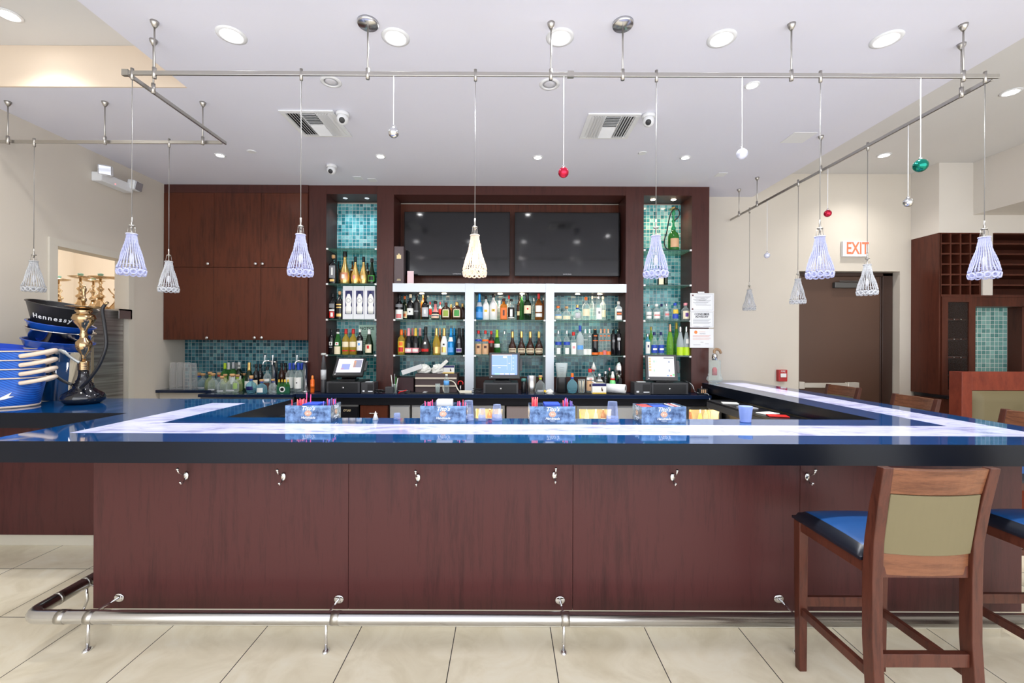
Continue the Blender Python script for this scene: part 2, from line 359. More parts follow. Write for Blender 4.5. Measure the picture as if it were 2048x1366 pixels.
# ================================================================ the bar
BT, BU = 1.067, .967
top = thing('countertop_surface', 'polished black U-shaped bar top with glowing white stone inlay', 'bar top')
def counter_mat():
    m = mat('bar_top_black_blue_light', (.003, .058, .2), .05, spec=.7, coat=.3); return m  # blue cast of cool light on the black top, put into base colour
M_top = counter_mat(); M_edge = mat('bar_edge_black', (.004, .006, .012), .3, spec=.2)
outer = [(XL+.003, 2.80), (-2.448, 2.80), (-2.448, 2.0155), (2.95, 2.0155), (2.95, 5.395), (2.375, 5.395), (2.375, 5.045), (2.29, 5.045), (2.29, 2.66), (-1.72, 2.66), (-1.72, 3.50), (XL+.003, 3.50)]
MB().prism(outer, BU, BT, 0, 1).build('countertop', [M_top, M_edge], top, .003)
def stone():
    m = mat('lit_stone', (.85, .87, .95), .08); L = m.node_tree.links; b = m.node_tree.nodes['Principled BSDF']
    tc = N(m, 'ShaderNodeTexCoord'); mp = N(m, 'ShaderNodeMapping'); mp.inputs['Rotation'].default_value = (0, 0, .5); mp.inputs['Scale'].default_value = (1.2, 3.2, 1); L.new(tc.outputs['Object'], mp.inputs[0])
    n = N(m, 'ShaderNodeTexNoise', Scale=2.2, Detail=8, Roughness=.6, Distortion=1.5); L.new(mp.outputs[0], n.inputs[0])
    r = ramp(m, [(.36, srgb(126, 128, 160)), (.46, srgb(158, 160, 190)), (.58, srgb(172, 174, 200)), (.7, srgb(138, 140, 172))]); L.new(n.outputs[0], r.inputs[0])
    L.new(r.outputs[0], b.inputs['Base Color']); L.new(r.outputs[0], b.inputs['Emission Color']); b.inputs['Emission Strength'].default_value = .55
    return m
ib = [(-2.216, 2.2), (2.78, 2.2), (2.78, 5.05), (2.52, 5.05), (2.52, 2.465), (-1.967, 2.465), (-1.967, 3.265), (-2.216, 3.265)]
MB().prism(ib, BT-.01, BT+.0006).build('stone_inlay', stone(), top)
base = thing('bar_counter', 'dark wood panelled bar front under the polished top', 'bar')
PX = [-2.172, X_(697, 2.28, 1000), X_(1146, 2.28, 1000), X_(1600, 2.28, 1000), 2.725]
for i in range(4): MB().box(PX[i]+.001, PX[i+1]-.001, 2.28, 2.31, .125, BU-.001).build('front_panel', M_bar, base, .0012)
MB().box(-2.172, -2.145, 2.311, 3.19, .125, BU-.001).build('side_panel', M_bar, base)
MB().box(XL+.004, -2.146, 3.191, 3.22, .10, BU-.001).build('side_panel', M_bar, base)
MB().box(2.70, 2.725, 2.311, 5.39, .125, BU-.001).build('side_panel', M_bar, base)
M_toe = mat('toe_kick', srgb(196, 190, 176), .4)
b = MB(); b.box(-2.12, 2.67, 2.333, 2.36, .001, .124); b.box(-2.12, -2.10, 2.361, 3.2, .001, .124); b.box(XL+.004, -2.10, 3.235, 3.26, .001, .099); b.box(2.65, 2.67, 2.361, 5.39, .001, .124); b.build('toe_kick', M_toe, base)
b = MB(); b.box(-2.05, 2.29, 2.62, 2.65, .0, BU-.002); b.box(-1.76, -1.73, 2.66, 3.49, 0, BU-.002); b.box(2.46, 2.48, 2.66, 5.39, 0, BU-.002); b.box(-3.9, -1.73, 3.46, 3.49, 0, BU-.002)
b.build('inner_panel', M_blk2, base)
for px, py in ((373, 951), (567, 953), (836, 955), (1109, 950), (1345, 954), (1614, 953)):
    p = P(px, py, 2.28); b = MB()
    b.M = TR(p); b.lathe([(.011, 0), (.013, .003), (.010, .006), (.001, .0075)], 16, .8, 1.0)
    b.v = []; b.f = []; b.sm = []; b.mi = []
    b.M = TR(p) @ RX(PI/2) @ Matrix.Scale(1.7, 4, (0, 1, 0)); b.lathe([(.0115, 0), (.0135, .002), (.011, .0055), (.001, .008)], 18)
    b.M = TR(p)
    b.tube([(0, -.004, .006), (0, -.03, .014), (0, -.055, .032), (0, -.062, .048)], [.0045, .004, .004, .0045], 8); b.ball((0, -.062, .052), .0078)
    b.tube([(0, -.004, -.01), (0, -.022, -.03), (0, -.036, -.034), (0, -.042, -.026)], [.0045, .004, .0035, .004], 8); b.ball((0, -.043, -.022), .0065)
    b.build('coat_hook', M_polish, base)
# foot rail
fr = thing('foot_rail', 'brushed steel foot rail running along the bar base', 'foot rail')
RZc, RY0, RXL = .176, 2.13, -2.355
b = MB(); r = .031
arc = [(RXL+.06-.06*math.cos(a), RY0+.06-.06*math.sin(a), RZc) for a in [k*PI/2/6 for k in range(7)]]
b.tube([(RXL, 3.1, RZc)]+arc+[(2.70, RY0, RZc)], r, 18)
b.build('rail', M_chrome, fr)
for px in (126, 183, 672, 1130): x = X_(px, RY0, 1236); MB().tube([(x-.02, RY0, RZc), (x+.02, RY0, RZc)], r+.0015, 18).build('joint_ring', M_nickel, fr)
for y in (2.27, 2.42): MB().tube([(RXL, y, RZc), (RXL, y+.015, RZc)], r+.0015, 18).build('joint_ring', M_nickel, fr)
for wp, fp in (((239, 1195), (175, 1300)), ((678, 1198), (652, 1304)), ((1120, 1200), (1127, 1304)), ((1557, 1197), (1594, 1300))):
    a = P(wp[0], wp[1], 2.28); f = P(fp[0], fp[1], 2.145); f.z = .004; c = Vector(((a.x+f.x)/2, RY0, RZc)); b = MB()
    b.M = TR(a) @ RX(PI/2); b.lathe([(.024, 0), (.026, .003), (.021, .006), (.001, .007)], 20, 1.05, .9); b.M = Matrix()
    b.tube([a, (a*.4+c*.6)+Vector((0, 0, .006)), c], [.0065, .0055, .006], 8); b.tube([c+Vector((0, 0, -r)), (c*.4+f*.6)-Vector((0, 0, .004)), f+Vector((0, 0, .008))], [.006, .0075, .010], 8)
    b.lathe([(.021, -.004), (.021, 0), (.014, .007), (.002, .009)], 18, .8, 1.2, c=f); b.build('bracket', M_polish, fr)
b = MB(); c = Vector((RXL, 2.43, RZc)); b.tube([c, (RXL+.07, 2.43, .15), (-2.173, 2.43, .19)], .006, 8); b.tube([c, (RXL+.01, 2.43, .08), (RXL-.02, 2.43, .006)], .007, 8); b.lathe([(.02, .001), (.018, .006), (.002, .009)], 14, c=(RXL-.02, 2.43, 0)); b.build('bracket', M_polish, fr)
# ================================================================ ceiling fittings
def ring_light(name, x, y, zc, lit, R, label, group, quad=False, rin=.66):
    t = thing(name, label, 'ceiling light', (x, y, zc), 0, group)
    MB().lathe([(R*rin, .0), (R*rin, -.006), (R*.8, -.008), (R, -.003), (R, 0)], 32).build('trim_ring', M_white, t)
    if lit:
        e = mat('led_lens', (1, 1, 1), .3, emit=14) if quad else mat('led_small', (1, 1, 1), .3, emit=30)
        if quad:
            MB().lathe([(.001, -.002), (R*rin, -.002)], 24).build('reflector', mat('led_reflector', (.9, .9, .93), .3, emit=1.4), t)
            b = MB()
            for k in range(4):
                a = k*PI/2+.4; b.lathe([(R*.20, -.003), (R*.20, -.006), (.001, -.012)], 14, c=(R*.32*math.cos(a), R*.32*math.sin(a), 0))
            b.build('led_lens', e, t)
        else: MB().lathe([(R*rin, -.002), (R*.4, -.010), (.001, -.012)], 20).build('led_lens', e, t)
    else: MB().lathe([(R*rin, -.002), (R*.3, -.004), (.001, -.004)], 24).build('lens', mat('off_lens', srgb(214, 214, 222), .3), t)
    return t
pl = ['leftmost big gimbal downlight nearest the front, left of both rail canopies', 'big gimbal downlight just right of the left rail canopy', 'big gimbal downlight behind the plain rail stem near the middle', 'big gimbal downlight between right rail canopy and the next stem', 'rightmost big gimbal downlight nearest the front']
for (x, y), l in zip(GIMBAL, pl): ring_light('recessed_downlight', x, y, CE, True, .083, l, 'big gimbal downlights', True)
pl = ['small lit downlight at left, above the left wall cabinets', 'small lit downlight between left cabinets and left television', 'small lit downlight above the televisions', 'small lit downlight above the right tiled tower', 'small lit downlight between front rail and right vent, behind white bauble cord']
for (x, y), l in zip(DOWN, pl): ring_light('ceiling_spotlight', x, y, CE, True, .05, l, 'small lit downlights')
pl = ['lit downlight in the raised ceiling pocket at upper left corner', 'lit downlight in the right raised ceiling above the exit door', 'lit downlight in right raised ceiling near the picture edge', 'lit downlight in right raised ceiling']
for (x, y), l in list(zip(UPPER, pl))[:3]: ring_light('raised_ceiling_spotlight', x, y, UC, True, .07, l, 'raised ceiling downlights')
ring_light('unlit_downlight', -1.233, 3.03, CE, False, .072, 'unlit round white downlight above the left air vent', 'unlit downlights')
ring_light('unlit_downlight', .30, 3.05, CE, False, .072, 'unlit round white downlight between the two air vents', 'unlit downlights')
for px, py, l in ((503, 302, 'small flat white ceiling disc left of the left air vent'), (1285, 307, 'small flat white ceiling disc below the right air vent')):
    p = P(px, py, 4.15); tag(MB().lathe([(.035, -.008), (.042, 0)], 20, c=(p.x, 4.15, CE)).build('ceiling_disc', M_white), l, 'ceiling disc')
for px, py, wd, l in ((1597, 275, .2, 'larger square white access plate right of the right vent'), (1442, 349, .1, 'small square white plate near back wall at right'), (716, 356, .09, 'tiny square ceiling plate left of another near the towers'), (745, 360, .09, 'tiny square ceiling plate nearest the left tower')):
    u, v = unroll(px, py); D = (CE-EYE)*F/(CY-v); x = (u-CX)*D/F
    tag(MB().box(x-wd/2, x+wd/2, D-wd/2, D+wd/2, CE-.004, CE).build('access_plate', M_white, None, .001), l, 'ceiling plate')
def vent(x0, x1, y0, y1, label):
    t = thing('air_vent', label, 'vent', ((x0+x1)/2, (y0+y1)/2, CE), 0, 'ceiling air vents'); w = (x1-x0)/2; h = (y1-y0)/2; fr = .035
    b = MB(); b.box(-w, w, -h, -h+fr, -.012, 0); b.box(-w, w, h-fr, h, -.012, 0); b.box(-w, -w+fr, -h+fr, h-fr, -.012, 0); b.box(w-fr, w, -h+fr, h-fr, -.012, 0)
    c = (w-fr)*.36; b.box(-c-.006, -c+.006, -h+fr, h-fr, -.012, 0); b.box(c-.006, c+.006, -h+fr, h-fr, -.012, 0); b.build('frame', M_white, t, .002)
    MB().box(-w+fr, w-fr, -h+fr, h-fr, -.0025, -.001).build('duct_opening', M_blk, t)
    def slat(xa, xb, ya, yb, tx, ty):
        b = MB(); b.M = TR(((xa+xb)/2, (ya+yb)/2, -.010)) @ RY(tx) @ RX(ty); b.box(-(xb-xa)/2, (xb-xa)/2, -(yb-ya)/2, (yb-ya)/2, -.0008, .0008); b.build('louvre', M_white, t)
    n = 5; L = (w-fr-c-.006)
    for k in range(n):
        a = c+.006+L*(k+.5)/n; slat(a-.016, a+.016, -h+fr, h-fr, -.75, 0); slat(-a-.016, -a+.016, -h+fr, h-fr, .75, 0)
    H = 2*(h-fr); n = 14
    for k in range(n):
        a = -h+fr+H*(k+.5)/n; slat(-c+.006, c-.006, a-.013, a+.013, 0, .8 if k < n/2 else -.8)
vent(-1.80, -1.37, 3.40, 3.83, 'square white ceiling air vent at left, beside a dome camera')
vent(.646, 1.07, 3.43, 3.85, 'square white ceiling air vent at right, beside a dome camera')
def dome(px, py, label, yaw):
    u, v = unroll(px, py); D = (CE-.05-EYE)*F/(CY-v); x = (u-CX)*D/F
    t = thing('dome_camera', label, 'security camera', (x, D, CE), 0, 'dome cameras')
    MB().lathe([(.05, 0), (.052, -.02), (.046, -.028)], 24).build('base', M_white, t)
    b = MB(); b.ball((0, 0, -.052), .045, n=20); b.build('housing', M_white, t)
    b = MB(); b.M = TR((0, 0, -.055)) @ RZ(yaw) @ RX(PI/2+.55); b.lathe([(.022, .036), (.022, .045), (.016, .047), (.001, .048)], 18); b.build('lens', M_blk, t)
dome(685, 238, 'white dome camera right of the left air vent', .25); dome(1297, 242, 'white dome camera right of the right air vent', -.35); dome(663, 340, 'white dome camera above the left tower, left of downlight', .1)
# ---- rails
RLZ = EYE+1.522; RYD = 2.465; RXl = -2.157; RXr = 2.773
def rail(name, label, a, b_, stems, canopies, joints=()):
    t = thing(name, label, 'track rail')
    d = (Vector(b_)-Vector(a)); m = MB()
    if abs(d.x) > abs(d.y): m.box(a[0], b_[0], a[1]-.006, a[1]+.006, RLZ-.012, RLZ+.012)
    else: m.box(a[0]-.006, a[0]+.006, a[1], b_[1], RLZ-.012, RLZ+.012)
    m.build('rail', M_nickel, t, .002)
    for x, y in stems:
        m = MB(); m.tube([(x, y, RLZ-.02), (x, y, CE-.001)], .0045, 8); m.tube([(x, y, RLZ-.03), (x, y, RLZ+.03)], .011, 10); m.lathe([(.008, -.035), (.02, -.012), (.022, 0)], 14, c=(x, y, CE)); m.build('stem', M_nickel, t)
    for x, y in canopies:
        s = MB().tube([(x, y, RLZ-.02), (x, y, CE-.01)], .005, 8).build('stem', M_nickel, t)
        MB().tube([(x, y, RLZ-.03), (x, y, RLZ+.03)], .011, 10).build('clamp', M_nickel, s)
        MB().lathe([(.001, -.022), (.055, -.018), (.0595, -.012), (.0595, 0)], 32, c=(x, y, CE)).build('canopy', M_chrome, s)
    for x in joints: MB().box(x-.018, x+.018, RYD-.01, RYD+.01, RLZ-.017, RLZ+.017).build('connector', M_nickel, t)
rail('track_rail', 'long satin nickel ceiling rail parallel to the bar front', (RXl-.03, RYD), (RXr+.03, RYD), [(-2.01, RYD), (.25, RYD), (1.62, RYD), (2.60, RYD)], [(-.794, RYD), (.659, RYD)], (X_(1141, RYD, 147), RXl-.015))
rail('track_rail', 'short satin nickel ceiling rail receding from the left corner', (RXl-.012, RYD+.02), (RXl-.012, 3.34), [(-2.14, 2.617)], [])
rail('track_rail', 'satin nickel ceiling rail reaching the left wall', (XL+.002, 3.326), (RXl-.03, 3.326), [(-3.807, 3.30), (-3.067, 3.30), (-2.32, 3.30)], [])
rail('track_rail', 'satin nickel ceiling rail receding to the back wall at right', (RXr+.012, RYD+.02), (RXr+.012, 5.38), [(2.757, 2.624), (2.76, 3.80), (2.757, 4.76), (2.757, 5.13)], [])
# ---- pendants
M_cord = mat('pendant_cord', (.28, .27, .26), .4, .5)
G_bead = glassy('bead_glass', (.9, .92, 1), .5, (.66, .68, .92), .12)
G_bead2 = glassy('bead_glass_warm', (1, .93, .85), .5, (.95, .85, .75), .12)
G_bead3 = glassy('bead_glass_neutral', (.96, .97, .98), .45, (.72, .73, .76), .12)
ZB = 1.905
def make_pendant(label, bead, lit=False):
    t = thing('bead_pendant', label, 'pendant lamp')
    MB().tube([(0, 0, RLZ-.02), (0, 0, ZB+.33)], .0022, 6).build('cord', M_cord, t)
    b = MB(); b.tube([(0, 0, RLZ-.038), (0, 0, RLZ+.026)], .009, 10); b.build('rail_connector', M_nickel, t)
    b = MB(); b.tube([(0, 0, ZB+.27), (0, 0, ZB+.335)], .005, 8); b.lathe([(.014, .283), (.016, .286), (.014, .29)], 16, c=(0, 0, ZB)); b.tube([(0, 0, ZB+.15), (0, 0, ZB+.285)], .0035, 6)
    for k in range(4): a = k*PI/2+.5; b.tube([(.013*math.cos(a), .013*math.sin(a), ZB+.285), (.019*math.cos(a), .019*math.sin(a), ZB+.24)], .0014, 5)
    b.torus((0, 0, ZB+.24), .022, .003, 18, 6); b.build('frame', M_nickel, t)
    b = MB(); R = random.Random(3)
    b.torus((0, 0, ZB+.238), .024, .0045, 20, 6)
    ns = 26
    for k in range(ns):
        a = 2*PI*k/ns; pts = []; rr = []
        wob = R.uniform(-.02, .02)
        for j in range(21):
            f = j/20; rad = .021+.046*(f**1.25)+(.0025*math.sin(f*9+k) if f > .2 else 0); z = ZB+.236-.195*f
            pts.append((rad*math.cos(a+wob*f), rad*math.sin(a+wob*f), z)); rr.append(.0036 if j % 2 else .0022)
        b.tube(pts, rr, 5)
    b.torus((0, 0, ZB+.062), .060, .0016, 24, 4)
    for k in range(13):
        a = 2*PI*(k+.5)/13; rad = .064; M = RZ(a) @ RY(PI/2+.15)
        b.torus((rad*math.cos(a), rad*math.sin(a), ZB+.020), .0135, .0045, 12, 6, M)
        b.torus((rad*.82*math.cos(a+.2), rad*.82*math.sin(a+.2), ZB+.028), .0115, .004, 10, 5, M)
    b.build('bead_shade', bead, t)
    bb = MB(); bb.lathe([(.006, .13), (.012, .11), (.013, .09), (.006, .075), (.001, .073)], 12, c=(0, 0, ZB)); bb.build('bulb', mat('bulb_lit', (1, .75, .45), .3, emit=40) if lit else mat('bulb_off', srgb(225, 225, 230), .2), t)
    return t
p0 = make_pendant('leftmost beaded pendant of the front rail, hanging beside the steel door', G_bead); used = set()
def pend(px, py, D, label, src=p0):
    x = X_(px, D, py); copy_tree(src, (x, D, 0), random.uniform(0, 6), label, 'beaded glass pendants')
p0.location = (X_(264, RYD, 300), RYD, 0); p0['group'] = 'beaded glass pendants'
pend(602, 300, RYD, 'unlit beaded pendant hanging before the left wall cabinets')
plit = make_pendant('lit beaded pendant glowing warm in front of the televisions', G_bead2, True); plit.location = (X_(950, RYD, 400), RYD, 0); plit['group'] = 'beaded glass pendants'
lamp('pendant_bulb', (X_(950, RYD, 400), RYD, ZB+.095), 5, (1, .6, .3), 'POINT', .015)
pend(1312, 400, RYD, 'beaded pendant hanging before the right tiled tower')
pend(1640, 400, RYD, 'front rail beaded pendant hanging left of the exit sign')
pend(1969, 400, RYD, 'rightmost beaded pendant, hanging before the wine rack')
p3 = make_pendant('small far beaded pendant at left, above the black and blue buckets', G_bead3); p3.location = (X_(68, 3.326, 400), 3.326, 0); p3['group'] = 'beaded glass pendants'
pend(338, 400, 3.326, 'far beaded pendant at the left cabinet edge', p3)
pend(1735, 400, 3.34, 'beaded pendant hanging before the exit door, below the exit sign', p3)
pend(1596, 500, 4.11, 'beaded pendant at the left edge of the exit door', p3)
pend(1499, 500, 4.97, 'farthest beaded pendant of the right rail, against the beige wall', p3)
# ---- baubles
M_string = mat('white_string', (.85, .85, .87), .6)
def bauble(px, py, D, mt, label, r=.03):
    p = P(px, py, D); xr = RXr+.012 if abs(D-RYD) > .05 else p.x
    t = thing('hanging_bauble', label, 'ornament', (xr, D, p.z), 0, 'baubles hung from the rails')
    MB().tube([(0, 0, r+.012), (0, 0, RLZ-p.z+.012)], .0025, 6).build('string', M_string, t)
    MB().ball((0, 0, 0), r, n=22).build('ball', mt, t)
    MB().lathe([(.009, r-.003), (.009, r+.009), (.003, r+.012)], 10).build('cap', M_polish, t)
B_sil = mat('bauble_silver', (.75, .76, .78), .12, 1); B_wh = mat('bauble_white', (.72, .74, .88), .25, .3); B_red = mat('bauble_red', (.6, .02, .06), .12, .7); B_grn = mat('bauble_green', (.01, .22, .16), .12, .8)
bauble(787, 265, RYD, B_sil, 'silver bauble hung from front rail near the left vent'); bauble(1127, 345, RYD, B_red, 'red bauble hung from front rail above the right television')
bauble(1484, 308, RYD, B_wh, 'pearly white bauble hung from front rail at right'); bauble(1841, 331, RYD, B_grn, 'green bauble hung from front rail near the right corner', .036)
bauble(1823, 405, 3.0, B_sil, 'silver bauble hung from the right side rail'); bauble(1657, 427, 3.75, B_red, 'small red bauble hung from the right side rail'); bauble(1536, 511, 4.62, B_wh, 'far white bauble hung from the right side rail')
# ---- emergency light, exit sign, fire alarm
t = thing('emergency_light', 'white twin-head emergency light high on the left wall', 'emergency light', (XL, 4.32, 3.12))
MB().box(0, .10, -.17, .19, -.05, .04).build('housing', M_white, t, .01)
for y, rz_ in ((-.15, -.95), (.20, .1)):
    b = MB(); b.M = TR((.12, y, .055 if y < 0 else .03)) @ RZ(rz_) @ RY(.2); b.box(-.06, .02, -.055, .055, -.05, .05); h = b.build('lamp_head', M_white, t, .015)
    b = MB(); b.M = TR((.12, y, .055 if y < 0 else .03)) @ RZ(rz_) @ RY(.2); b.box(.0201, .03, -.048, .048, -.043, .043); b.build('lens', mat('em_lens', (.5, .51, .56), .12, .6), h, .01)
MB().ball((.1, -.02, -.03), .005).build('indicator', mat('em_red', (1, .1, .1), .4, emit=2), t)
a = P(1686, 513, 5.36); c = P(1737, 482, 5.36)
t = thing('exit_sign', 'white lit exit sign with red letters above the brown door', 'exit sign', ((a.x+c.x)/2, 5.36, (a.z+c.z)/2))
wd, hh = (c.x-a.x)/2, (c.z-a.z)/2
MB().box(-wd, wd, 0, .038, -hh, hh).build('housing', M_white, t, .004)
text('lettering', 'EXIT', .205, mat('exit_red', (.9, .05, .02), .4, emit=1.2, ecol=(1, .1, .05)), t, (.02, -.001, 0), bold=.004, sx=.66)
p = P(1563, 751, 5.38)
t = thing('fire_alarm', 'small red fire alarm pull station on the beige wall', 'fire alarm', (p.x, 5.399, p.z))
MB().box(-.055, .055, -.05, 0, -.072, .072).build('housing', mat('alarm_red', srgb(176, 30, 34), .35), t, .006)
MB().box(-.035, .035, -.062, -.05, -.02, .028).build('pull_handle', mat('alarm_white', (.8, .8, .8), .4), t, .003)
text('lettering', 'FIRE', .032, M_paper, t, (0, -.051, .052))
# ================================================================ televisions, back bar frame
def tv(px0, px1, py0, py1, label):
    D = 5.22; a = P(px0, py1, D); c = P(px1, py0, D); t = thing('television', label, 'television', ((a.x+c.x)/2, D, a.z), 0, 'wall televisions')
    wd = (c.x-a.x)/2; h = c.z-a.z
    MB().box(-wd, wd, 0, .05, 0, h).build('casing', mat('tv_bezel', (.006, .006, .007), .12), t, .006)
    MB().box(-wd+.022, wd-.022, -.0015, 0, .045, h-.022).build('screen', mat('tv_screen', (.012, .012, .014), .08), t)
    MB().box(-.3, .3, .051, .14, .15, h-.15).build('wall_bracket', M_blk, t)
    text('logo', 'SAMSUNG', .022, mat('logo_grey', (.4, .4, .42), .4), t, (0, -.0018, .022))
tv(808, 1020, 424, 551, 'left of two black wall televisions, partly behind the lit pendant'); tv(1029, 1240, 425, 552, 'right of two black wall televisions, beside the right tower')
bb = thing('back_bar_unit', 'dark wood back bar with tiled towers and aluminium trimmed bays', 'back bar', (0, 0, 0))
DF, DBk = 5.05, 5.385
cols = [(617, 652), (753, 787), (1251, 1287), (1383, 1418)]
CXs = [(X_(a, DF, 600), X_(c, DF, 600)) for a, c in cols]
for a, c in CXs: MB().box(a, c, DF, DBk, .952, CE-.001).build('column', M_col, bb, .002)
for (i, j, py) in ((0, 1, 388), (1, 2, 390), (2, 3, 391)):
    x0, x1 = CXs[i][1], CXs[j][0]; z = Z_((cols[i][1]+cols[j][0])/2, py, DF)
    h = MB().box(x0+.001, x1-.001, DF+.001, DBk-.02, z, CE-.001).build('header', M_col, bb)
    if i != 1:
        for fx in (.28, .72):
            x = x0+(x1-x0)*fx
            MB().lathe([(.018, -.001), (.026, -.004), (.028, 0)], 16, c=(x, 5.2, z)).build('spotlight', mat('warm_lens', (1, .8, .55), .3, emit=22) if i == 2 else mat('cool_lens_dim', (.7, .75, .8), .3, emit=.4), h)
            lamp('niche_spot', (x, 5.2, z-.02), 6.5 if i == 2 else 4.5, (1, .72, .42) if i == 2 else (.7, .9, 1), 'SPOT', .02, 120)
CZ0, CZ1 = Z_(860, 584, 5.03), Z_(860, 567, 5.03)
posts = [(X_(930, 5.03), X_(948, 5.03)), (X_(1091, 5.03), X_(1108, 5.03))]
MB().box(CXs[1][1]+.001, CXs[2][0]-.001, 5.37, DBk, CZ0, 3.24).build('television_panel', M_wood, bb)
cn = MB().box(CXs[1][1]-.004, CXs[2][0]+.004, 5.02, 5.049, CZ0, CZ1).build('canopy', M_alu, bb, .002)
MB().box(CXs[1][1]+.001, CXs[2][0]-.001, 5.0495, 5.37, CZ0+.002, CZ1).build('canopy_soffit', M_col, bb)
for x0, x1 in posts: MB().box(x0, x1, 5.015, 5.37, .953, CZ1+.001).build('post', M_alu, bb, .002)
# tiles
def tile(x0, x1, z0, z1, mt): MB().box(x0, x1, 5.372, DBk, z0, z1).build('mosaic_panel', mt, bb)
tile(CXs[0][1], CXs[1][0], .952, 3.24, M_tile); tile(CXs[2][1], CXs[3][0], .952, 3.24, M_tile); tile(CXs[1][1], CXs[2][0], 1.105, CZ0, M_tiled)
MB().box(CXs[1][1]+.001, CXs[2][0]-.001, 5.36, DBk, .952, 1.103).build('kick_panel', M_col, bb)
bays = [(CXs[1][1], posts[0][0]), (posts[0][1], posts[1][0]), (posts[1][1], CXs[2][0])]
def gshelf(x0, x1, z):
    s = MB().box(x0+.004, x1-.004, 5.056, 5.37, z-.010, z).build('glass_shelf', G_shelf, bb)
    MB().box(x0+.004, x1-.004, 5.053, 5.0558, z-.010, z).build('shelf_edge', G_shelf_edge, s)
    for x in (x0, x1-.022): MB().box(x, x+.022, 5.046, 5.066, z-.016, z+.003).build('shelf_clip', mat('clip_white', (.8, .8, .8), .3), s)
SU, SL = 1.793, 1.377
for x0, x1 in bays:
    gshelf(x0, x1, SU); gshelf(x0, x1, SL)
    for fx in (.36, .68):
        x = x0+(x1-x0)*fx; MB().lathe([(.018, -.001), (.026, -.004), (.028, 0)], 16, c=(x, 5.2, CZ0+.001)).build('spotlight', mat('warm_lens', (1, .8, .55), .3, emit=22), bb)
        lamp('bay_spot', (x, 5.2, CZ0-.02), 4.6, (1, .84, .64), 'SPOT', .02, 130)
for x0, x1 in ((CXs[0][1], CXs[1][0]), (CXs[2][1], CXs[3][0])):
    for z in (2.62, 2.21, SU, SL): gshelf(x0, x1, z)
lamp('tower_glow', (-1.8, 5.2, 1.33), 1.5, (.4, 1, .75), 'POINT', .03) if False else None
# wall cabinets
wc = thing('wall_cabinet', 'large dark wood wall cabinet with six flat doors at left', 'cabinet')
x0, x1 = XL+.003, CXs[0][0]-.002; zt = Z_(470, 386, 5.03)
MB().box(x0, x1, 5.051, YB-.002, 1.545, CE-.001).build('body', M_col, wc)
MB().box(x0, x1, 5.035, 5.0505, zt+.003, CE-.002).build('top_trim', M_col, wc)
xs = [x0, X_(427, 5.03), X_(521, 5.03), x1]; zm = Z_(470, 534.5, 5.03)
for j, (z0, z1) in enumerate(((zm+.002, zt), (1.545, zm-.002))):
    for i in range(3):
        dd = MB().box(xs[i]+.002, xs[i+1]-.002, 5.03, 5.0505, z0, z1).build('door', M_wood, wc, .0015)
        kx = (418, 513, 527)[i] if j == 0 else (416, 511, 525)[i]; p = P(kx, 528 if j == 0 else 675.5, 5.03)
        b = MB(); b.M = TR(p) @ RX(PI/2); b.lathe([(.008, 0), (.007, .014), (.017, .018), (.019, .026), (.012, .032), (.001, .034)], 16); b.build('knob', M_polish, dd)
# ================================================================ back counter
M_ctop = mat('back_counter_black', (.008, .016, .045), .14)
ct = thing('back_counter', 'long black back counter under towers and bays', 'counter')
MB().box(-2.335, 2.285, 4.80, 5.395, .908, .95).build('worktop', M_ctop, ct, .003)
MB().box(-2.335, 2.285, 4.84, 4.86, .825, .907).build('apron', M_blk2, ct)
ct = thing('left_counter', 'black back counter slab below the left wall cabinets', 'counter')
MB().box(-3.363, -2.337, 4.72, 5.374, .918, .95).build('worktop', M_ctop, ct, .003)
MB().box(XL+.003, -3.365, 4.92, 5.374, .94, .973).build('worktop', M_ctop, ct, .003)
MB().box(-3.36, -2.34, 4.76, 4.78, .86, .917).build('steel_apron', M_steel, ct)
MB().box(XL+.01, -3.37, 4.97, 5.0, .0, .939).build('side_panel', M_wall, ct)
# ================================================================ bottles
PROF = {   # radius fraction, height fraction of the body (below the cap); cap starts at the last value
 'std':    ([(.9, 0), (1, .02), (1, .56), (.93, .62), (.62, .70), (.36, .76), (.33, .80), (.33, .97)], .86, .40),
 'tall':   ([(.9, 0), (1, .02), (1, .64), (.95, .68), (.55, .76), (.36, .80), (.34, .97)], .88, .42),
 'champ':  ([(.9, 0), (1, .03), (1, .40), (.92, .48), (.66, .60), (.42, .72), (.34, .82), (.34, .97)], .70, .42),
 'prestige': ([(.86, 0), (.95, .03), (1, .22), (.9, .36), (.5, .56), (.32, .72), (.30, .97)], .78, .40),
 'cognac': ([(.82, 0), (.9, .02), (1, .26), (.93, .36), (.55, .52), (.34, .62), (.30, .72), (.30, .97)], .72, .36),
 'squat':  ([(.85, 0), (1, .06), (.98, .42), (.85, .54), (.5, .64), (.27, .70), (.25, .93)], .84, .40),
 'round':  ([(.5, 0), (.75, .02), (1, .25), (1, .40), (.8, .55), (.4, .64), (.26, .70), (.25, .95)], .80, .36),
 'flat':   ([(.75, 0), (.95, .04), (1, .35), (.95, .58), (.6, .72), (.28, .78), (.26, .96)], .80, .40),
 'cyl':    ([(.95, 0), (1, .015), (1, .78), (.9, .81), (.55, .83), (.5, .97)], .84, .50),
 'short':  ([(.9, 0), (1, .03), (1, .58), (.85, .66), (.42, .73), (.38, .95)], .85, .48),
 'square': ([(.95, 0), (1, .02), (1, .64), (.85, .70), (.36, .76), (.33, .97)], .86, .42),
 'slope':  ([(.9, 0), (1, .02), (1, .38), (.88, .52), (.55, .70), (.36, .82), (.33, .97)], .80, .42),
 'ribbon': ([(.85, 0), (1, .03), (1, .22), (.85, .36), (.42, .50), (.30, .62), (.28, .97)], .86, .45),
}
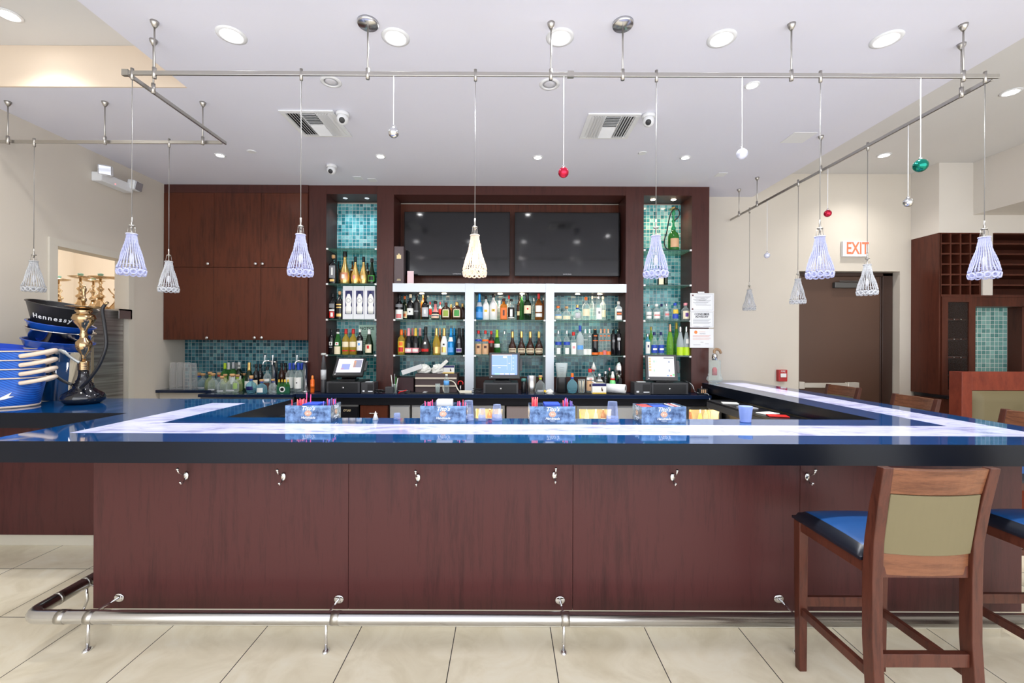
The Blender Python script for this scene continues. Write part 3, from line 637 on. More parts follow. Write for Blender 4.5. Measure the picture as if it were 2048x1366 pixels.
def make_bottle(name, label, loc, h, r, shape, glass, cap, patches=(), collar=None, capz=None, tag_=None, group=None, squeeze=None, seg=18):
    prof, cz, capr = PROF[shape]; cz = capz or cz
    sq = 5.0 if shape == 'square' else 2.0; sy = squeeze or (.55 if shape == 'flat' else 1)
    t = thing(name, label, 'bottle', loc, 0, group)
    k = .88 if shape == 'square' else 1
    pr = [(a*r*k, z*h) for a, z in prof]
    MB().lathe(pr, seg, 1, sy, sq).build('body', G[glass], t)
    def rad(z):
        for (r0, z0), (r1, z1) in zip(pr, pr[1:]):
            if z0 <= z <= z1: return r0+(r1-r0)*(z-z0)/max(1e-6, z1-z0)
        return pr[-1][0]
    # cap or foil following the neck
    cr = capr*r
    n0 = rad(cz*h)+.0012
    b = MB()
    if cap == 'cork': b.lathe([(n0, cz*h), (n0, (cz+.03)*h), (cr, (cz+.035)*h), (cr, h*.985), (cr*.8, h)], 14)
    elif cz < .82: b.lathe([(rad(h*(cz+(.97-cz)*i/5))+.0014, h*(cz+(.97-cz)*i/5)) for i in range(6)]+[(rad(.96*h)*.95, h)], 14)
    else: b.lathe([(cr*.98, cz*h), (cr, (cz+.01)*h), (cr, h*.985), (cr*.88, h)], 14)
    b.build('cap', cmat(cap), t)
    if collar: zz = (cz-.07)*h; MB().lathe([(rad(zz)+.002, zz), (rad(cz*h)+.002, cz*h)], 14).build('collar', cmat(collar), t)
    # label: layered curved patches on the side towards the room
    if patches:
        b = MB(); ms = []
        for q, (f0, f1, an, colr) in enumerate(patches):
            m = cmat(colr); 
            if m not in ms: ms.append(m)
            zs = [h*(f0+(f1-f0)*i/6) for i in range(7)]; A = math.radians(an); off = .0008+.0005*q
            b.lathe([(rad(z), z) for z in zs], 10, 1, sy, sq, a0=-PI/2-A, a1=-PI/2+A, off=off, mi=ms.index(m))
        b.build('label', ms, t)
    return t
W_ = 'white'
def row(shelf_z, phrase, group, items, D0=5.13):
    for it in items:
        px, top, wpx, shape, glass, cap, patches, desc = it[:8]; o = it[8] if len(it) > 8 else {}
        D = o.get('D', D0); p = P(px, top, D); h = p.z-shelf_z; r = wpx*D/F/2
        label = desc+' '+phrase if not o.get('full') else desc
        make_bottle(o.get('name', 'liquor_bottle'), label, (p.x, D, shelf_z+.0004), h, r, shape, glass, cap, patches, o.get('collar'), o.get('capz'), None, group, o.get('sq'))
BK = 5.27
ch = dict(name='champagne_bottle')
row(2.2103, 'on left tower shelf above white gift boxes', 'left tower upper bottles', [
 (667, 510, 17, 'square', 'black', 'cork', [(.2, .62, 40, 'grey'), (.3, .55, 12, 'white'), (.08, .16, 30, 'gold')], 'black square bottle with pale stopper'),
 (690, 503, 21, 'prestige', 'gold', 'black', [(.12, .34, 50, 'copper'), (.16, .28, 16, 'white')], 'tallest gold champagne bottle', dict(name='champagne_bottle', capz=.84)),
 (711, 513.6, 17, 'prestige', 'gold', 'black', [(.14, .34, 42, 'gold'), (.18, .3, 14, 'pink')], 'smaller gold champagne bottle beside tallest', dict(name='champagne_bottle', capz=.80)),
 (727.5, 513.5, 17, 'prestige', 'gold', 'black', [(.14, .34, 42, 'gold'), (.18, .3, 14, 'cream')], 'gold champagne bottle beside green shield', dict(name='champagne_bottle', capz=.80)),
 (744, 517, 15.5, 'prestige', 'dkgreen', 'black', [(.1, .34, 55, 'green'), (.14, .30, 36, 'black')], 'dark green champagne bottle with green shield', dict(name='champagne_bottle', capz=.84)),
 (677, 523, 9, 'std', 'dkbrown', 'black', [], 'dark bottle right of black square one', dict(D=BK)),
 (705, 523, 9, 'std', 'amber', 'black', [(.62, .66, 60, 'white')], 'small amber bottle behind gold ones', dict(D=BK)),
 (735, 526, 9, 'std', 'dkbrown', 'black', [(.66, .70, 60, 'white')], 'small dark bottle behind rightmost gold', dict(D=BK)),
])
row(SU+.0003, 'on left tower shelf beside the white gift boxes', 'left tower whisky bottles', [
 (666, 587, 14, 'square', 'black', 'black', [(.06, .3, 40, 'red'), (.1, .26, 20, 'white'), (.32, .38, 40, 'white'), (.44, .6, 40, 'grey')], 'red and black square whisky bottle'),
 (679.5, 582.6, 13.5, 'square', 'black', 'cork', [(.1, .2, 40, 'gold'), (.4, .44, 40, 'gold'), (.5, .54, 40, 'gold')], 'black and gold whisky bottle with cork'),
])
row(SL+.0003, 'on left tower shelf above the tilted till', 'left tower lower bottles', [
 (663.5, 658.5, 12, 'tall', 'black', 'black', [(.36, .5, 30, 'white'), (.39, .47, 14, 'black'), (.27, .31, 30, 'grey')], 'black bottle with white X'),
 (676, 658, 14, 'slope', 'green', 'black', [(.02, .32, 60, 'cream'), (.36, .48, 30, 'white'), (.40, .45, 12, 'red')], 'green bottle with cream label', dict(capz=.88, collar='white')),
 (692, 658, 14, 'short', 'yellow', 'red', [(.30, .50, 60, 'cream'), (.13, .18, 55, 'red')], 'red-capped bottle beside the green one', dict(capz=.81)),
 (706.5, 658, 14, 'short', 'yellow', 'red', [(.30, .50, 60, 'cream'), (.13, .18, 55, 'red')], 'red-capped bottle beside the blue-label wine', dict(capz=.81)),
 (720, 658.5, 12.5, 'tall', 'black', 'white', [(.16, .55, 60, 'white'), (.36, .46, 18, 'sky')], 'wine bottle with pale blue emblem', dict(name='wine_bottle')),
 (738.5, 658.5, 16, 'slope', 'dkgreen', 'white', [(.08, .40, 48, 'cream'), (.24, .36, 16, 'red')], 'sloping wine bottle with red seal', dict(name='wine_bottle')),
])
pu = 'on upper shelf of left bay'
row(SU+.0003, pu, 'left bay upper bottles', [
 (799, 590, 15.5, 'std', 'black', 'black', [(.02, .40, 70, 'white'), (.06, .22, 40, 'rose'), (.5, .62, 60, 'grey')], 'black bottle with white and rose label'),
 (809.5, 592, 11, 'std', 'dkgreen', 'orange', [(.08, .36, 60, 'cream'), (.14, .26, 30, 'orange')], 'orange-necked dark bottle', dict(D=5.22)),
 (821, 588.5, 14, 'std', 'black', 'cream', [(.18, .44, 62, 'white'), (.28, .34, 12, 'black')], 'black bottle with cream neck'),
 (833.5, 589, 13, 'tall', 'mattblack', 'black', [(.30, .36, 40, 'grey')], 'plain matt black bottle'),
 (846, 590, 10, 'tall', 'amber', 'gold', [], 'tall amber bottle with gold neck', dict(D=BK)),
 (851, 591, 15, 'std', 'black', 'black', [(.12, .50, 58, 'lightgrey'), (.24, .40, 14, 'white')], 'black bottle with arched silver label'),
 (860.5, 604, 7, 'std', 'clear', 'red', [(.3, .62, 70, 'red'), (.66, .80, 80, 'white')], 'small red-capped bottle left of the red ribbon bottle', dict(D=BK)),
 (871, 602, 17, 'ribbon', 'black', 'black', [(.08, .30, 62, 'cream'), (.2, .25, 55, 'navy'), (.12, .16, 55, 'rose'), (.4, .84, 60, 'rose')], 'round bottle with red ribbon'),
 (880.5, 604, 7, 'std', 'clear', 'red', [(.3, .62, 70, 'red'), (.66, .80, 80, 'white')], 'small red-capped bottle right of the red ribbon bottle', dict(D=BK)),
 (892, 605, 21, 'flat', 'dkbrown', 'brown', [(.14, .60, 38, 'cream'), (.2, .54, 28, 'olive')], 'flat brown flask with pale oval label'),
 (902.5, 609, 13, 'flat', 'amber', 'gold', [], 'gold-capped amber flask', dict(D=BK)),
 (914, 604, 22, 'flat', 'dkbrown', 'gold', [(.14, .60, 38, 'cream'), (.2, .54, 28, 'green')], 'flat brown flask with green oval label'),
 (925, 607, 14, 'flat', 'dkbrown', 'gold', [], 'unlabelled brown flask by the metal post', dict(D=BK)),
])
pu = 'on lower shelf of left bay'
row(SL+.0003, pu, 'left bay lower bottles', [
 (803, 659, 14, 'short', 'yellow', 'orange', [(.1, .54, 65, 'yellow'), (.12, .3, 40, 'red'), (.36, .5, 30, 'orange')], 'clear bottle with yellow and red picture label', dict(capz=.78)),
 (810.5, 660, 10, 'std', 'amber', 'orange', [], 'orange-necked bottle behind the picture label', dict(D=BK, capz=.78)),
 (817.5, 656, 15, 'champ', 'black', 'pink', [(.08, .26, 75, 'pink'), (.12, .22, 50, 'white')], 'pink-foiled champagne bottle with pink label', ch),
 (825, 656, 11, 'champ', 'black', 'rose', [], 'rose-foiled champagne bottle behind the pink labels', dict(name='champagne_bottle', D=BK)),
 (831.5, 656, 14, 'champ', 'black', 'yellow', [(.08, .26, 75, 'pink'), (.12, .22, 50, 'white')], 'yellow-foiled champagne bottle with pink label', ch),
 (840, 656, 12, 'champ', 'dkgreen', 'pink', [(.1, .26, 60, 'rose')], 'pink-foiled champagne bottle beside black cognac', dict(name='champagne_bottle', D=5.23)),
 (851.5, 653.5, 21, 'cognac', 'mattblack', 'black', [(.12, .22, 42, 'red'), (.38, .46, 14, 'white')], 'wide frosted black cognac bottle with red label'),
 (873, 656, 15, 'champ', 'yellow', 'gold', [(.06, .30, 70, 'gold')], 'golden sparkling bottle with gold foil', ch),
 (880, 656, 9, 'champ', 'amber', 'copper', [], 'copper-foiled bottle behind the golden sparkling one', dict(name='champagne_bottle', D=BK)),
 (888.5, 656, 15, 'champ', 'white', 'gold', [(.1, .30, 34, 'gold'), (.36, .42, 14, 'black')], 'white champagne bottle with gold foil', ch),
 (902, 656, 14, 'champ', 'blue', 'bluefoil', [(.10, .28, 48, 'sky'), (.5, .66, 50, 'white')], 'bright blue champagne bottle with white neck tag', ch),
 (908.5, 656, 11, 'champ', 'blue', 'bluefoil', [], 'bright blue champagne bottle behind the tagged one', dict(name='champagne_bottle', D=BK)),
 (918.5, 656, 16, 'champ', 'black', 'black', [(.10, .26, 42, 'lightgrey'), (.13, .23, 36, 'purple'), (.44, .6, 20, 'grey')], 'black champagne bottle with silver oval label', ch),
 (926, 657, 11, 'champ', 'black', 'black', [], 'unlabelled black champagne bottle by the metal post', dict(name='champagne_bottle', D=BK)),
])
pu = 'on upper shelf of middle bay'
row(SU+.0003, pu, 'middle bay upper bottles', [
 (959, 587, 15, 'champ', 'blue', 'bluefoil', [(.08, .30, 60, 'sky'), (.5, .66, 60, 'lightgrey')], 'bright blue champagne bottle', ch),
 (972, 592, 14, 'std', 'white', 'black', [(.32, .42, 24, 'yellow')], 'white bottle beside the bright blue one'),
 (987, 588, 15.5, 'std', 'white', 'black', [(.32, .42, 24, 'yellow'), (.35, .39, 8, 'brown')], 'white bottle, taller of the sun-label pair,'),
 (999, 602, 9, 'short', 'clear', 'white', [], 'plain clear bottle behind the white pair', dict(D=BK)),
 (1007.5, 597, 16, 'square', 'orange', 'brown', [(.05, .56, 44, 'orange'), (.2, .45, 14, 'brown')], 'orange square whiskey flask'),
 (1018, 591, 9, 'std', 'clear', 'red', [], 'red-capped clear bottle behind the round-stopper bottle', dict(D=BK)),
 (1022.5, 598, 14, 'short', 'clear', 'black', [(.04, .6, 70, 'black'), (.16, .5, 20, 'white'), (.08, .13, 60, 'white')], 'black-patterned bottle with round black stopper', dict(capz=.88)),
 (1039, 590, 11, 'std', 'dkbrown', 'black', [(.2, .36, 50, 'cream')], 'dark brown bottle behind the tall green one', dict(D=BK)),
 (1043.5, 586.5, 8, 'tall', 'green', 'white', [], 'slim white-capped green bottle', dict(D=5.2)),
 (1055, 586.5, 15.5, 'std', 'dkgreen', 'black', [(.24, .54, 62, 'cream'), (.38, .44, 12, 'red')], 'dark green bottle with cream arched label', dict(capz=.74)),
 (1068, 596, 8, 'short', 'clear', 'silver', [], 'small clear bottle between green and bourbon bottles', dict(D=BK)),
 (1077.5, 587, 15, 'std', 'amber', 'red', [(.30, .54, 58, 'white'), (.12, .25, 58, 'white')], 'amber bourbon bottle with two white labels', dict(capz=.80)),
 (1087, 594, 8, 'std', 'amber', 'silver', [], 'narrow bottle behind the bourbon', dict(D=BK)),
])
hen = [(.09, .29, 60, 'cream'), (.12, .15, 45, 'brown'), (.21, .25, 45, 'brown')]
pu = 'on lower shelf of middle bay'
row(SL+.0003, pu, 'middle bay lower bottles', [
 (957, 661, 13.5, 'std', 'clear', 'red', [(.04, .46, 70, 'kraft'), (.28, .38, 22, 'brown'), (.56, .64, 70, 'blue')], 'kraft-label bottle with blue collar'),
 (971, 661, 13.5, 'std', 'clear', 'red', [(.04, .46, 70, 'kraft'), (.28, .38, 22, 'brown'), (.56, .64, 70, 'orange')], 'kraft-label bottle with orange collar'),
 (982.5, 662, 12, 'std', 'dkbrown', 'red', [(.5, .6, 70, 'red')], 'dark red-capped bottle left of the green neck'),
 (994, 660, 14, 'champ', 'green', 'lime', [(.3, .45, 60, 'white')], 'green-necked bottle behind the monitor', dict(D=5.2, name='champagne_bottle')),
 (1009, 662, 12, 'std', 'clear', 'silver', [], 'clear bottle behind the monitor', dict(D=BK)),
 (1025, 663, 17, 'cognac', 'dkbrown', 'gold', hen, 'gold-necked cognac bottle half behind the monitor'),
 (1043, 663, 17, 'cognac', 'dkbrown', 'gold', hen, 'gold-necked cognac bottle at the monitor corner'),
 (1060.5, 663, 18, 'cognac', 'dkbrown', 'gold', hen, 'gold-necked cognac bottle, third of the four,'),
 (1078, 663, 17, 'cognac', 'dkbrown', 'gold', hen, 'gold-necked cognac bottle nearest the right post'),
])
pu = 'on upper shelf of right bay'
row(SU+.0003, pu, 'right bay upper bottles', [
 (1116, 612, 16, 'squat', 'clear', 'orange', [(.1, .3, 60, 'cream'), (.32, .38, 50, 'sky')], 'squat clear bottle with orange stopper nearest the post'),
 (1133, 613, 17, 'squat', 'clear', 'cork', [(.06, .3, 55, 'cream')], 'squat clear bottle with cream label'),
 (1154.5, 610, 20, 'round', 'clear', 'gold', [(.12, .48, 30, 'lightgrey')], 'round clear bottle with grey disc label', dict(collar='blue')),
 (1172, 594, 15, 'std', 'clear', 'orange', [(.18, .48, 60, 'cream')], 'tall clear bottle with cream label and orange cap'),
 (1184, 592, 8, 'tall', 'clear', 'white', [], 'plain slim clear bottle', dict(D=BK)),
 (1197, 591, 16, 'std', 'clear', 'silver', [(.04, .5, 45, 'white'), (.26, .36, 14, 'grey')], 'tall clear bottle with plain white label'),
 (1206, 593, 12, 'tall', 'clear', 'cream', [(.16, .44, 60, 'cream')], 'clear bottle tucked behind the white label', dict(D=BK)),
 (1237, 603, 14, 'square', 'frost', 'white', [(.04, .6, 46, 'white'), (.26, .46, 40, 'black'), (.31, .40, 34, 'orange')], 'white square bottle with orange and black stripe'),
])
ab = [(.42, .54, 70, 'blue'), (.06, .30, 34, 'white')]
ci = [(.72, .76, 30, 'orange'), (.55, .57, 50, 'orange')]
pu = 'on lower shelf of right bay'
row(SL+.0003, pu, 'right bay lower bottles', [
 (1116.5, 661, 13, 'std', 'clear', 'silver', ab, 'blue-banded clear bottle nearest the post'),
 (1133.5, 661, 13, 'std', 'clear', 'silver', ab, 'blue-banded clear bottle beside the red-capped one'),
 (1147, 664, 13, 'short', 'clear', 'red', [(.05, .55, 48, 'white'), (.3, .4, 20, 'pink')], 'red-capped clear bottle with tall white label'),
 (1160, 651, 15, 'std', 'frost', 'blue', [(.2, .34, 50, 'sky')], 'tallest frosted bottle with blue cap', dict(capz=.80)),
 (1170.5, 658, 9.5, 'cyl', 'clear', 'silver', [(.03, .25, 80, 'white'), (.58, .60, 60, 'white')], 'slim clear bottle beside the frosted one'),
 (1179, 658, 8.5, 'cyl', 'clear', 'silver', [(.03, .25, 80, 'white'), (.70, .75, 30, 'lightgrey')], 'slim clear bottle beside the orange-dot bottles'),
 (1190, 658, 13, 'cyl', 'black', 'copper', ci+[(.03, .12, 70, 'orange')], 'slim black bottle with orange dot, leftmost such bottle,'),
 (1201.5, 658, 9, 'cyl', 'clear', 'copper', ci+[(.03, .14, 80, 'orange')], 'slim bottle with orange dot, second such bottle,'),
 (1209, 658, 8, 'cyl', 'clear', 'orange', ci+[(.03, .20, 70, 'rose')], 'slim bottle with orange dot and rose base'),
 (1216.5, 658, 9.5, 'cyl', 'clear', 'copper', ci+[(.03, .16, 80, 'orange')], 'slim bottle with orange dot nearest the black ones'),
 (1226.5, 658, 10, 'cyl', 'black', 'black', [(.5, .6, 30, 'grey')], 'slim black bottle beside the orange-dot bottles'),
 (1237, 657, 11, 'cyl', 'black', 'black', [(.56, .66, 36, 'lightgrey'), (.2, .5, 6, 'lightgrey')], 'slim black bottle with silver stripe at far right'),
])
row(2.2103, 'on right tower shelf behind the pendant', 'right tower shelf bottles', [
 (1321, 530, 12, 'square', 'black', 'black', [(.04, .42, 46, 'cream')], 'black bottle with cream label'),
 (1331, 533, 9, 'tall', 'dkgreen', 'black', [], 'unlabelled dark bottle', dict(D=5.2)),
])
pu = 'on right tower shelf left of the posted notices'
sm = [(.12, .52, 55, 'white'), (.28, .34, 50, 'grey')]
row(SU+.0003, pu, 'right tower clear bottles', [
 (1297, 608, 12.5, 'short', 'clear', 'silver', sm, 'clear grey-striped bottle nearest the left column'),
 (1313, 608, 14.5, 'short', 'clear', 'white', [(.12, .52, 62, 'white'), (.28, .36, 50, 'rose')], 'clear bottle with rose-striped label'),
 (1323, 608, 9, 'short', 'clear', 'navy', [], 'small clear bottle with dark cap', dict(D=BK)),
 (1333, 607.5, 11, 'short', 'clear', 'silver', [(.22, .54, 55, 'lightgrey'), (.3, .42, 45, 'rose')], 'clear bottle with grey and rose label'),
 (1350, 606, 13, 'short', 'clear', 'blue', [(.12, .36, 62, 'blue'), (.4, .62, 50, 'yellow')], 'blue-capped bottle with blue and yellow label'),
 (1371, 606, 16, 'short', 'clear', 'pink', [(.1, .55, 56, 'cream'), (.22, .44, 22, 'purple')], 'larger bottle with orange and purple label'),
])
pu = 'on right tower shelf above the till'
row(SL+.0003, pu, 'right tower coloured bottles', [
 (1295, 668, 11.5, 'tall', 'sky', 'silver', [(.1, .64, 52, 'white'), (.38, .5, 14, 'navy')], 'pale blue bottle with tall white label'),
 (1302, 654, 8, 'tall', 'lime', 'yellow', [], 'yellow-capped green bottle behind the blue ones', dict(D=BK)),
 (1308.5, 664, 12.5, 'std', 'clear', 'navy', [(.12, .46, 75, 'blue'), (.24, .32, 40, 'white')], 'left blue-label clear bottle'),
 (1322, 664, 12.5, 'std', 'clear', 'navy', [(.12, .46, 75, 'blue'), (.24, .32, 40, 'white')], 'right blue-label clear bottle'),
 (1340, 648, 13, 'slope', 'lime', 'copper', [], 'tall bright green bottle with copper neck', dict(capz=.75)),
 (1353, 645, 11, 'slope', 'lime', 'yellow', [(.1, .35, 50, 'green')], 'yellow-necked green bottle', dict(D=BK)),
 (1360.5, 653, 14, 'slope', 'frost', 'silver', [(.02, .3, 85, 'lime')], 'frosted bottle with lime base beside the green ones'),
 (1373, 653, 13, 'slope', 'frost', 'silver', [(.02, .3, 85, 'lime'), (.42, .58, 26, 'white')], 'frosted bottle with white tag'),
])
# left counter bottles
PZ = .9504
def squat(px, top, bot, wpx, glass, desc, cap='cork', collar=None, patches=(), shape='squat'):
    u, v = unroll(px, bot); D = (EYE-.95)*F/(v-CY)+wpx*.0022; D = min(D, 5.25); p = P(px, top, D)
    make_bottle('tequila_bottle', desc, (p.x, D, PZ), p.z-PZ, wpx*D/F/2, shape, glass, cap, patches, collar, None, None, 'bottles on the left counter', .8)
pt = [(.08, .16, 40, 'lightgrey')]
squat(398, 745, 779, 22, 'teal', 'round pale blue tequila bottle nearest the plastic cups', collar='blue', shape='round')
squat(406, 746.5, 780, 21, 'clear', 'squat clear corked bottle right of the round pale blue one', patches=pt)
squat(420, 744, 781, 19, 'pale', 'green-tinted corked bottle behind the left corked cluster', collar='olive')
squat(426.5, 746, 784, 20, 'clear', 'squat clear corked bottle left of the red ribboned one', patches=pt)
squat(438, 745, 780, 17, 'clear', 'squat corked bottle with red ribbon on its neck', collar='red')
squat(444, 752, 786, 19, 'clear', 'low clear corked bottle in front of the red ribboned one', patches=pt)
squat(450.5, 748, 781, 19, 'pale', 'green corked bottle right of the red ribboned one', collar='olive')
squat(465, 747.5, 785.5, 25, 'clear', 'largest squat corked bottle in the cluster', patches=pt)
squat(475, 749, 783, 20, 'pale', 'squat corked bottle with lime green tag', collar='lime', patches=[(.16, .5, 24, 'lime')])
squat(481, 746, 779, 18, 'pale', 'green corked bottle behind the lime tagged one', collar='olive')
squat(489, 746, 778, 15, 'green', 'small green corked bottle left of the gold-necked bottle')
squat(502.5, 751, 787.5, 21, 'teal', 'round blue patterned bottle with cork and blue collar', collar='blue', shape='round', patches=[(.2, .4, 40, 'navy')])
squat(523.5, 758.5, 788, 21, 'teal', 'low pale blue bottle with white round label', collar='blue', patches=[(.1, .42, 34, 'white')])
squat(546, 758, 787, 17, 'clear', 'small clear bottle with blue collar beside green bottles', collar='blue')
squat(513, 760, 782, 12, 'clear', 'tiny bottle with pale stopper behind two blue collars', cap='cream')
pu = 'on left counter below the wall cabinets'
def lc(px, top, wpx, D, shape, glass, cap, patches, desc, name='liquor_bottle', **k):
    p = P(px, top, D); make_bottle(name, desc, (p.x, D, PZ), p.z-PZ, wpx*D/F/2, shape, glass, cap, patches, k.get('collar'), k.get('capz'), None, 'bottles on the left counter')
lc(450, 726, 14, 5.22, 'std', 'green', 'lime', [(.2, .5, 60, 'cream')], 'green bottle with lime foil behind corked cluster', capz=.78)
lc(457.5, 725, 14, 5.26, 'std', 'green', 'white', [(.2, .5, 60, 'cream')], 'green bottle, white foil, beside the lime-foiled one', capz=.74)
lc(466.5, 724, 14, 5.22, 'std', 'green', 'lightgrey', [(.2, .5, 60, 'white')], 'green bottle with silvery foil behind the corked cluster', capz=.76)
lc(478.5, 724, 14, 5.25, 'std', 'dkgreen', 'white', [(.2, .5, 60, 'white'), (.82, .9, 60, 'black')], 'dark green bottle with black and white foil', capz=.76)
lc(498.5, 725, 16, 5.08, 'champ', 'dkgreen', 'gold', [(.1, .35, 60, 'white')], 'gold-necked champagne bottle on the left counter', 'champagne_bottle')
lc(512.5, 728, 13, 5.1, 'std', 'black', 'black', [(.1, .4, 50, 'cream')], 'left of two black-necked bottles beside the gold neck')
lc(520.5, 728, 13, 5.14, 'std', 'black', 'black', [(.1, .4, 50, 'grey')], 'right of two black-necked bottles beside the gold neck')
lc(534.5, 733, 14, 4.98, 'std', 'clear', 'black', [(.42, .52, 60, 'white'), (.1, .36, 60, 'brown')], 'black-capped bottle with white and brown labels by the tap')
lc(563.5, 726, 13, 5.12, 'std', 'dkbrown', 'black', [], 'left of two dark bottles between the chrome taps')
lc(571, 726, 13, 5.2, 'std', 'dkbrown', 'black', [], 'right of two dark bottles between the chrome taps')
for i, (px, D, s) in enumerate(((580, 5.06, 'leftmost'), (587.5, 5.14, 'second'), (597, 5.0, 'front, best seen'), (604, 5.12, 'rightmost'))):
    lc(px, 726, 15.5, D, 'std', 'clear', 'blue', [(.12, .50, 62, 'white'), (.3, .34, 10, 'black')], s+' of four blue-necked vodka bottles by the right tap', capz=.76)
for i, (px, D, s) in enumerate(((558, 4.90, 'leftmost'), (564, 4.97, 'second'), (570, 4.90, 'third'), (576, 4.97, 'rightmost'))):
    lc(px, 759, 8, D, 'slope', 'green', 'yellow', [(.1, .4, 60, 'green')], s+' small green yellow-capped bottle in the carrier', 'mineral_bottle')
t = thing('bottle_carrier', 'green cardboard carrier with round white emblem around small bottles', 'carrier', (X_(566.5, 4.84), 4.84, .9505))
MB().box(-.072, .072, 0, .003, 0, .075).build('front_panel', mat('carrier_green', srgb(20, 90, 60), .5), t)
b = MB(); b.M = TR((-.01, -.001, .044)) @ RX(PI/2); b.lathe([(.032, 0), (.032, .001)], 24); b.build('emblem', cmat('white'), t)
b = MB(); b.M = TR((-.01, -.0022, .044)) @ RX(PI/2); b.lathe([(.02, 0), (.02, .001)], 24); b.build('emblem_centre', cmat('black'), t)
# white gift boxes
for (a, c), s in zip(((685, 705.5), (706, 728), (728.5, 750)), ('leftmost', 'middle', 'rightmost')):
    x0, x1 = X_(a, 5.10), X_(c, 5.10); z1 = Z_((a+c)/2, 572, 5.10); w_ = x1-x0; h = z1-SU
    t = thing('gift_box', s+' of three white boxed bottles with blue windows', 'gift box', ((x0+x1)/2, 5.10, SU+.0004), 0, 'white gift boxes')
    MB().box(-w_/2+.0005, w_/2-.0005, .0, .11, 0, h).build('carton', mat('carton_white', srgb(226, 226, 230), .5), t, .002)
    MB().box(-w_*.24, w_*.42, -.0015, -.0002, h*.16, h*.86).build('window', mat('window_navy', srgb(18, 22, 84), .2), t)
    b = MB(); b.M = TR((w_*.09, -.002, h*.17)); b.lathe([(.030, 0), (.036, .04), (.037, .075), (.026, .10), (.036, .14), (.034, .18), (.018, .22), (.011, .24)], 18, 1, .25); b.build('printed_bottle', cmat('white'), t)
    b = MB(); b.M = TR((w_*.09, -.003, h*.17)); b.lathe([(.014, .235), (.014, .262)], 12, 1, .25); b.build('printed_cap', cmat('navy'), t)
    b = MB(); b.M = TR((w_*.09, -.011, h*.17+.155)) @ RX(PI/2); b.torus((0, 0, 0), .022, .0014, 20, 4); b.build('printed_ring', cmat('navy'), t)
# notice sheet on the tiles
a = P(717, 702, 5.371); c = P(752, 650, 5.371)
t = thing('notice_sheet', 'pale green tinted NOTICE sheet on the left tower tiles', 'notice', ((a.x+c.x)/2, 5.371, a.z))
W2 = (c.x-a.x)/2; H2 = c.z-a.z
MB().box(-W2, W2, -.002, 0, 0, H2).build('sheet', mat('notice_green', srgb(205, 240, 222), .6), t)
text('lettering', 'NOTICE', .05, mat('dk_ink', (.01, .04, .03), .6), t, (.0, -.0028, H2-.045), depth=.0004, bold=.0012, sx=.95)
b = MB()
for k in range(8): b.box(-W2*.72, W2*(.6-.1*(k % 3)), -.0028, -.0021, H2-.09-k*.026, H2-.086-k*.026)
b.build('printed_lines', mat('dk_ink2', (.05, .14, .11), .6), t)
# notices on the right column
def sheet(x0, x1, z0, z1, y, label, fill):
    t = thing('posted_notice', label, 'notice', ((x0+x1)/2, y, z0)); W = (x1-x0)/2; H = z1-z0
    MB().box(-W, W, -.0012, 0, 0, H).build('sheet', M_paper, t); fill(t, W, H); return t
def lines(t, H, rows, m, name='printed_lines'):
    b = MB()
    for z, x0, x1, th in rows: b.box(x0, x1, -.0019, -.0013, H-z, H-z+th)
    b.build(name, m, t)
def border(t, W, H):
    b = MB(); i = .012
    for q in ((-W+i, W-i, i, i+.0015), (-W+i, W-i, H-i, H-i+.0015)): b.box(q[0], q[1], -.0018, -.0013, q[2], q[3])
    for x in (-W+i, W-i): b.box(x, x+.0015, -.0018, -.0013, i, H-i)
    b.build('border', M_inkg, t)
def f1(t, W, H):
    border(t, W, H); lines(t, H, [(.035+.013*k, -W*(.75-.12*(k % 3)), W*(.75-.12*(k % 4)), .003) for k in range(9)]+[(.062, -.02, .03, .006), (.086, -.04, .04, .006)], M_inkg)
    for x, z in ((-W+.03, H-.025), (-W+.028, .022)):
        b = MB(); b.M = TR((x, -.0013, z)) @ RX(PI/2); b.lathe([(.010, 0), (.010, .0006)], 16); b.build('seal', mat('seal_brown', (.12, .04, .04), .5), t)
def f2(t, W, H):
    border(t, W, H); text('lettering', 'CONSUMER', .034, M_ink, t, (0, -.0018, H-.035), depth=.0003, bold=.001, sx=.95); text('lettering', 'ADVISORY', .034, M_ink, t, (0, -.0018, H-.065), depth=.0003, bold=.001, sx=.95)
    lines(t, H, [(.095+.012*k, -W*.75, W*(.75-.1*(k % 3)), .003) for k in range(5)]+[(.175, -W*.7, -W*.2, .003), (.175, W*.1, W*.7, .003)], M_inkg)
def f3(t, W, H):
    mo = mat('orange_ink', srgb(206, 120, 80), .6); text('lettering', 'NOTICE', .018, M_inkg, t, (.01, -.0018, H-.055), depth=.0003)
    b = MB(); b.M = TR((-W*.5, -.0013, H-.038)) @ RX(PI/2); b.lathe([(.019, 0), (.019, .0006)], 18); b.build('seal', mat('seal_orange', srgb(224, 130, 60), .5), t)
    lines(t, H, [(.035, -W*.2, W*.3, .003)]+[(.075+.017*k, -W*.75, W*(.75-.1*(k % 2)), .003) for k in range(4)], mo); lines(t, H, [(.155, -W*.1, W*.15, .003), (.175, W*.3, W*.6, .003), (.185, -W*.7, -W*.1, .003)], M_inkg)
D = 5.045
sheet(X_(1380, D), X_(1427.5, D), Z_(1400, 622, D), Z_(1400, 586.5, D), D, 'topmost white posted notice on the right column', f1)
sheet(X_(1380, D-.003), X_(1427, D-.003), Z_(1400, 655, D), Z_(1400, 622.5, D), D-.003, 'white consumer advisory notice in the middle of the column', f2)
sheet(X_(1379.5, D), X_(1427, D), Z_(1400, 695.5, D), Z_(1400, 658, D), D, 'lowest white posted notice with an orange seal', f3)
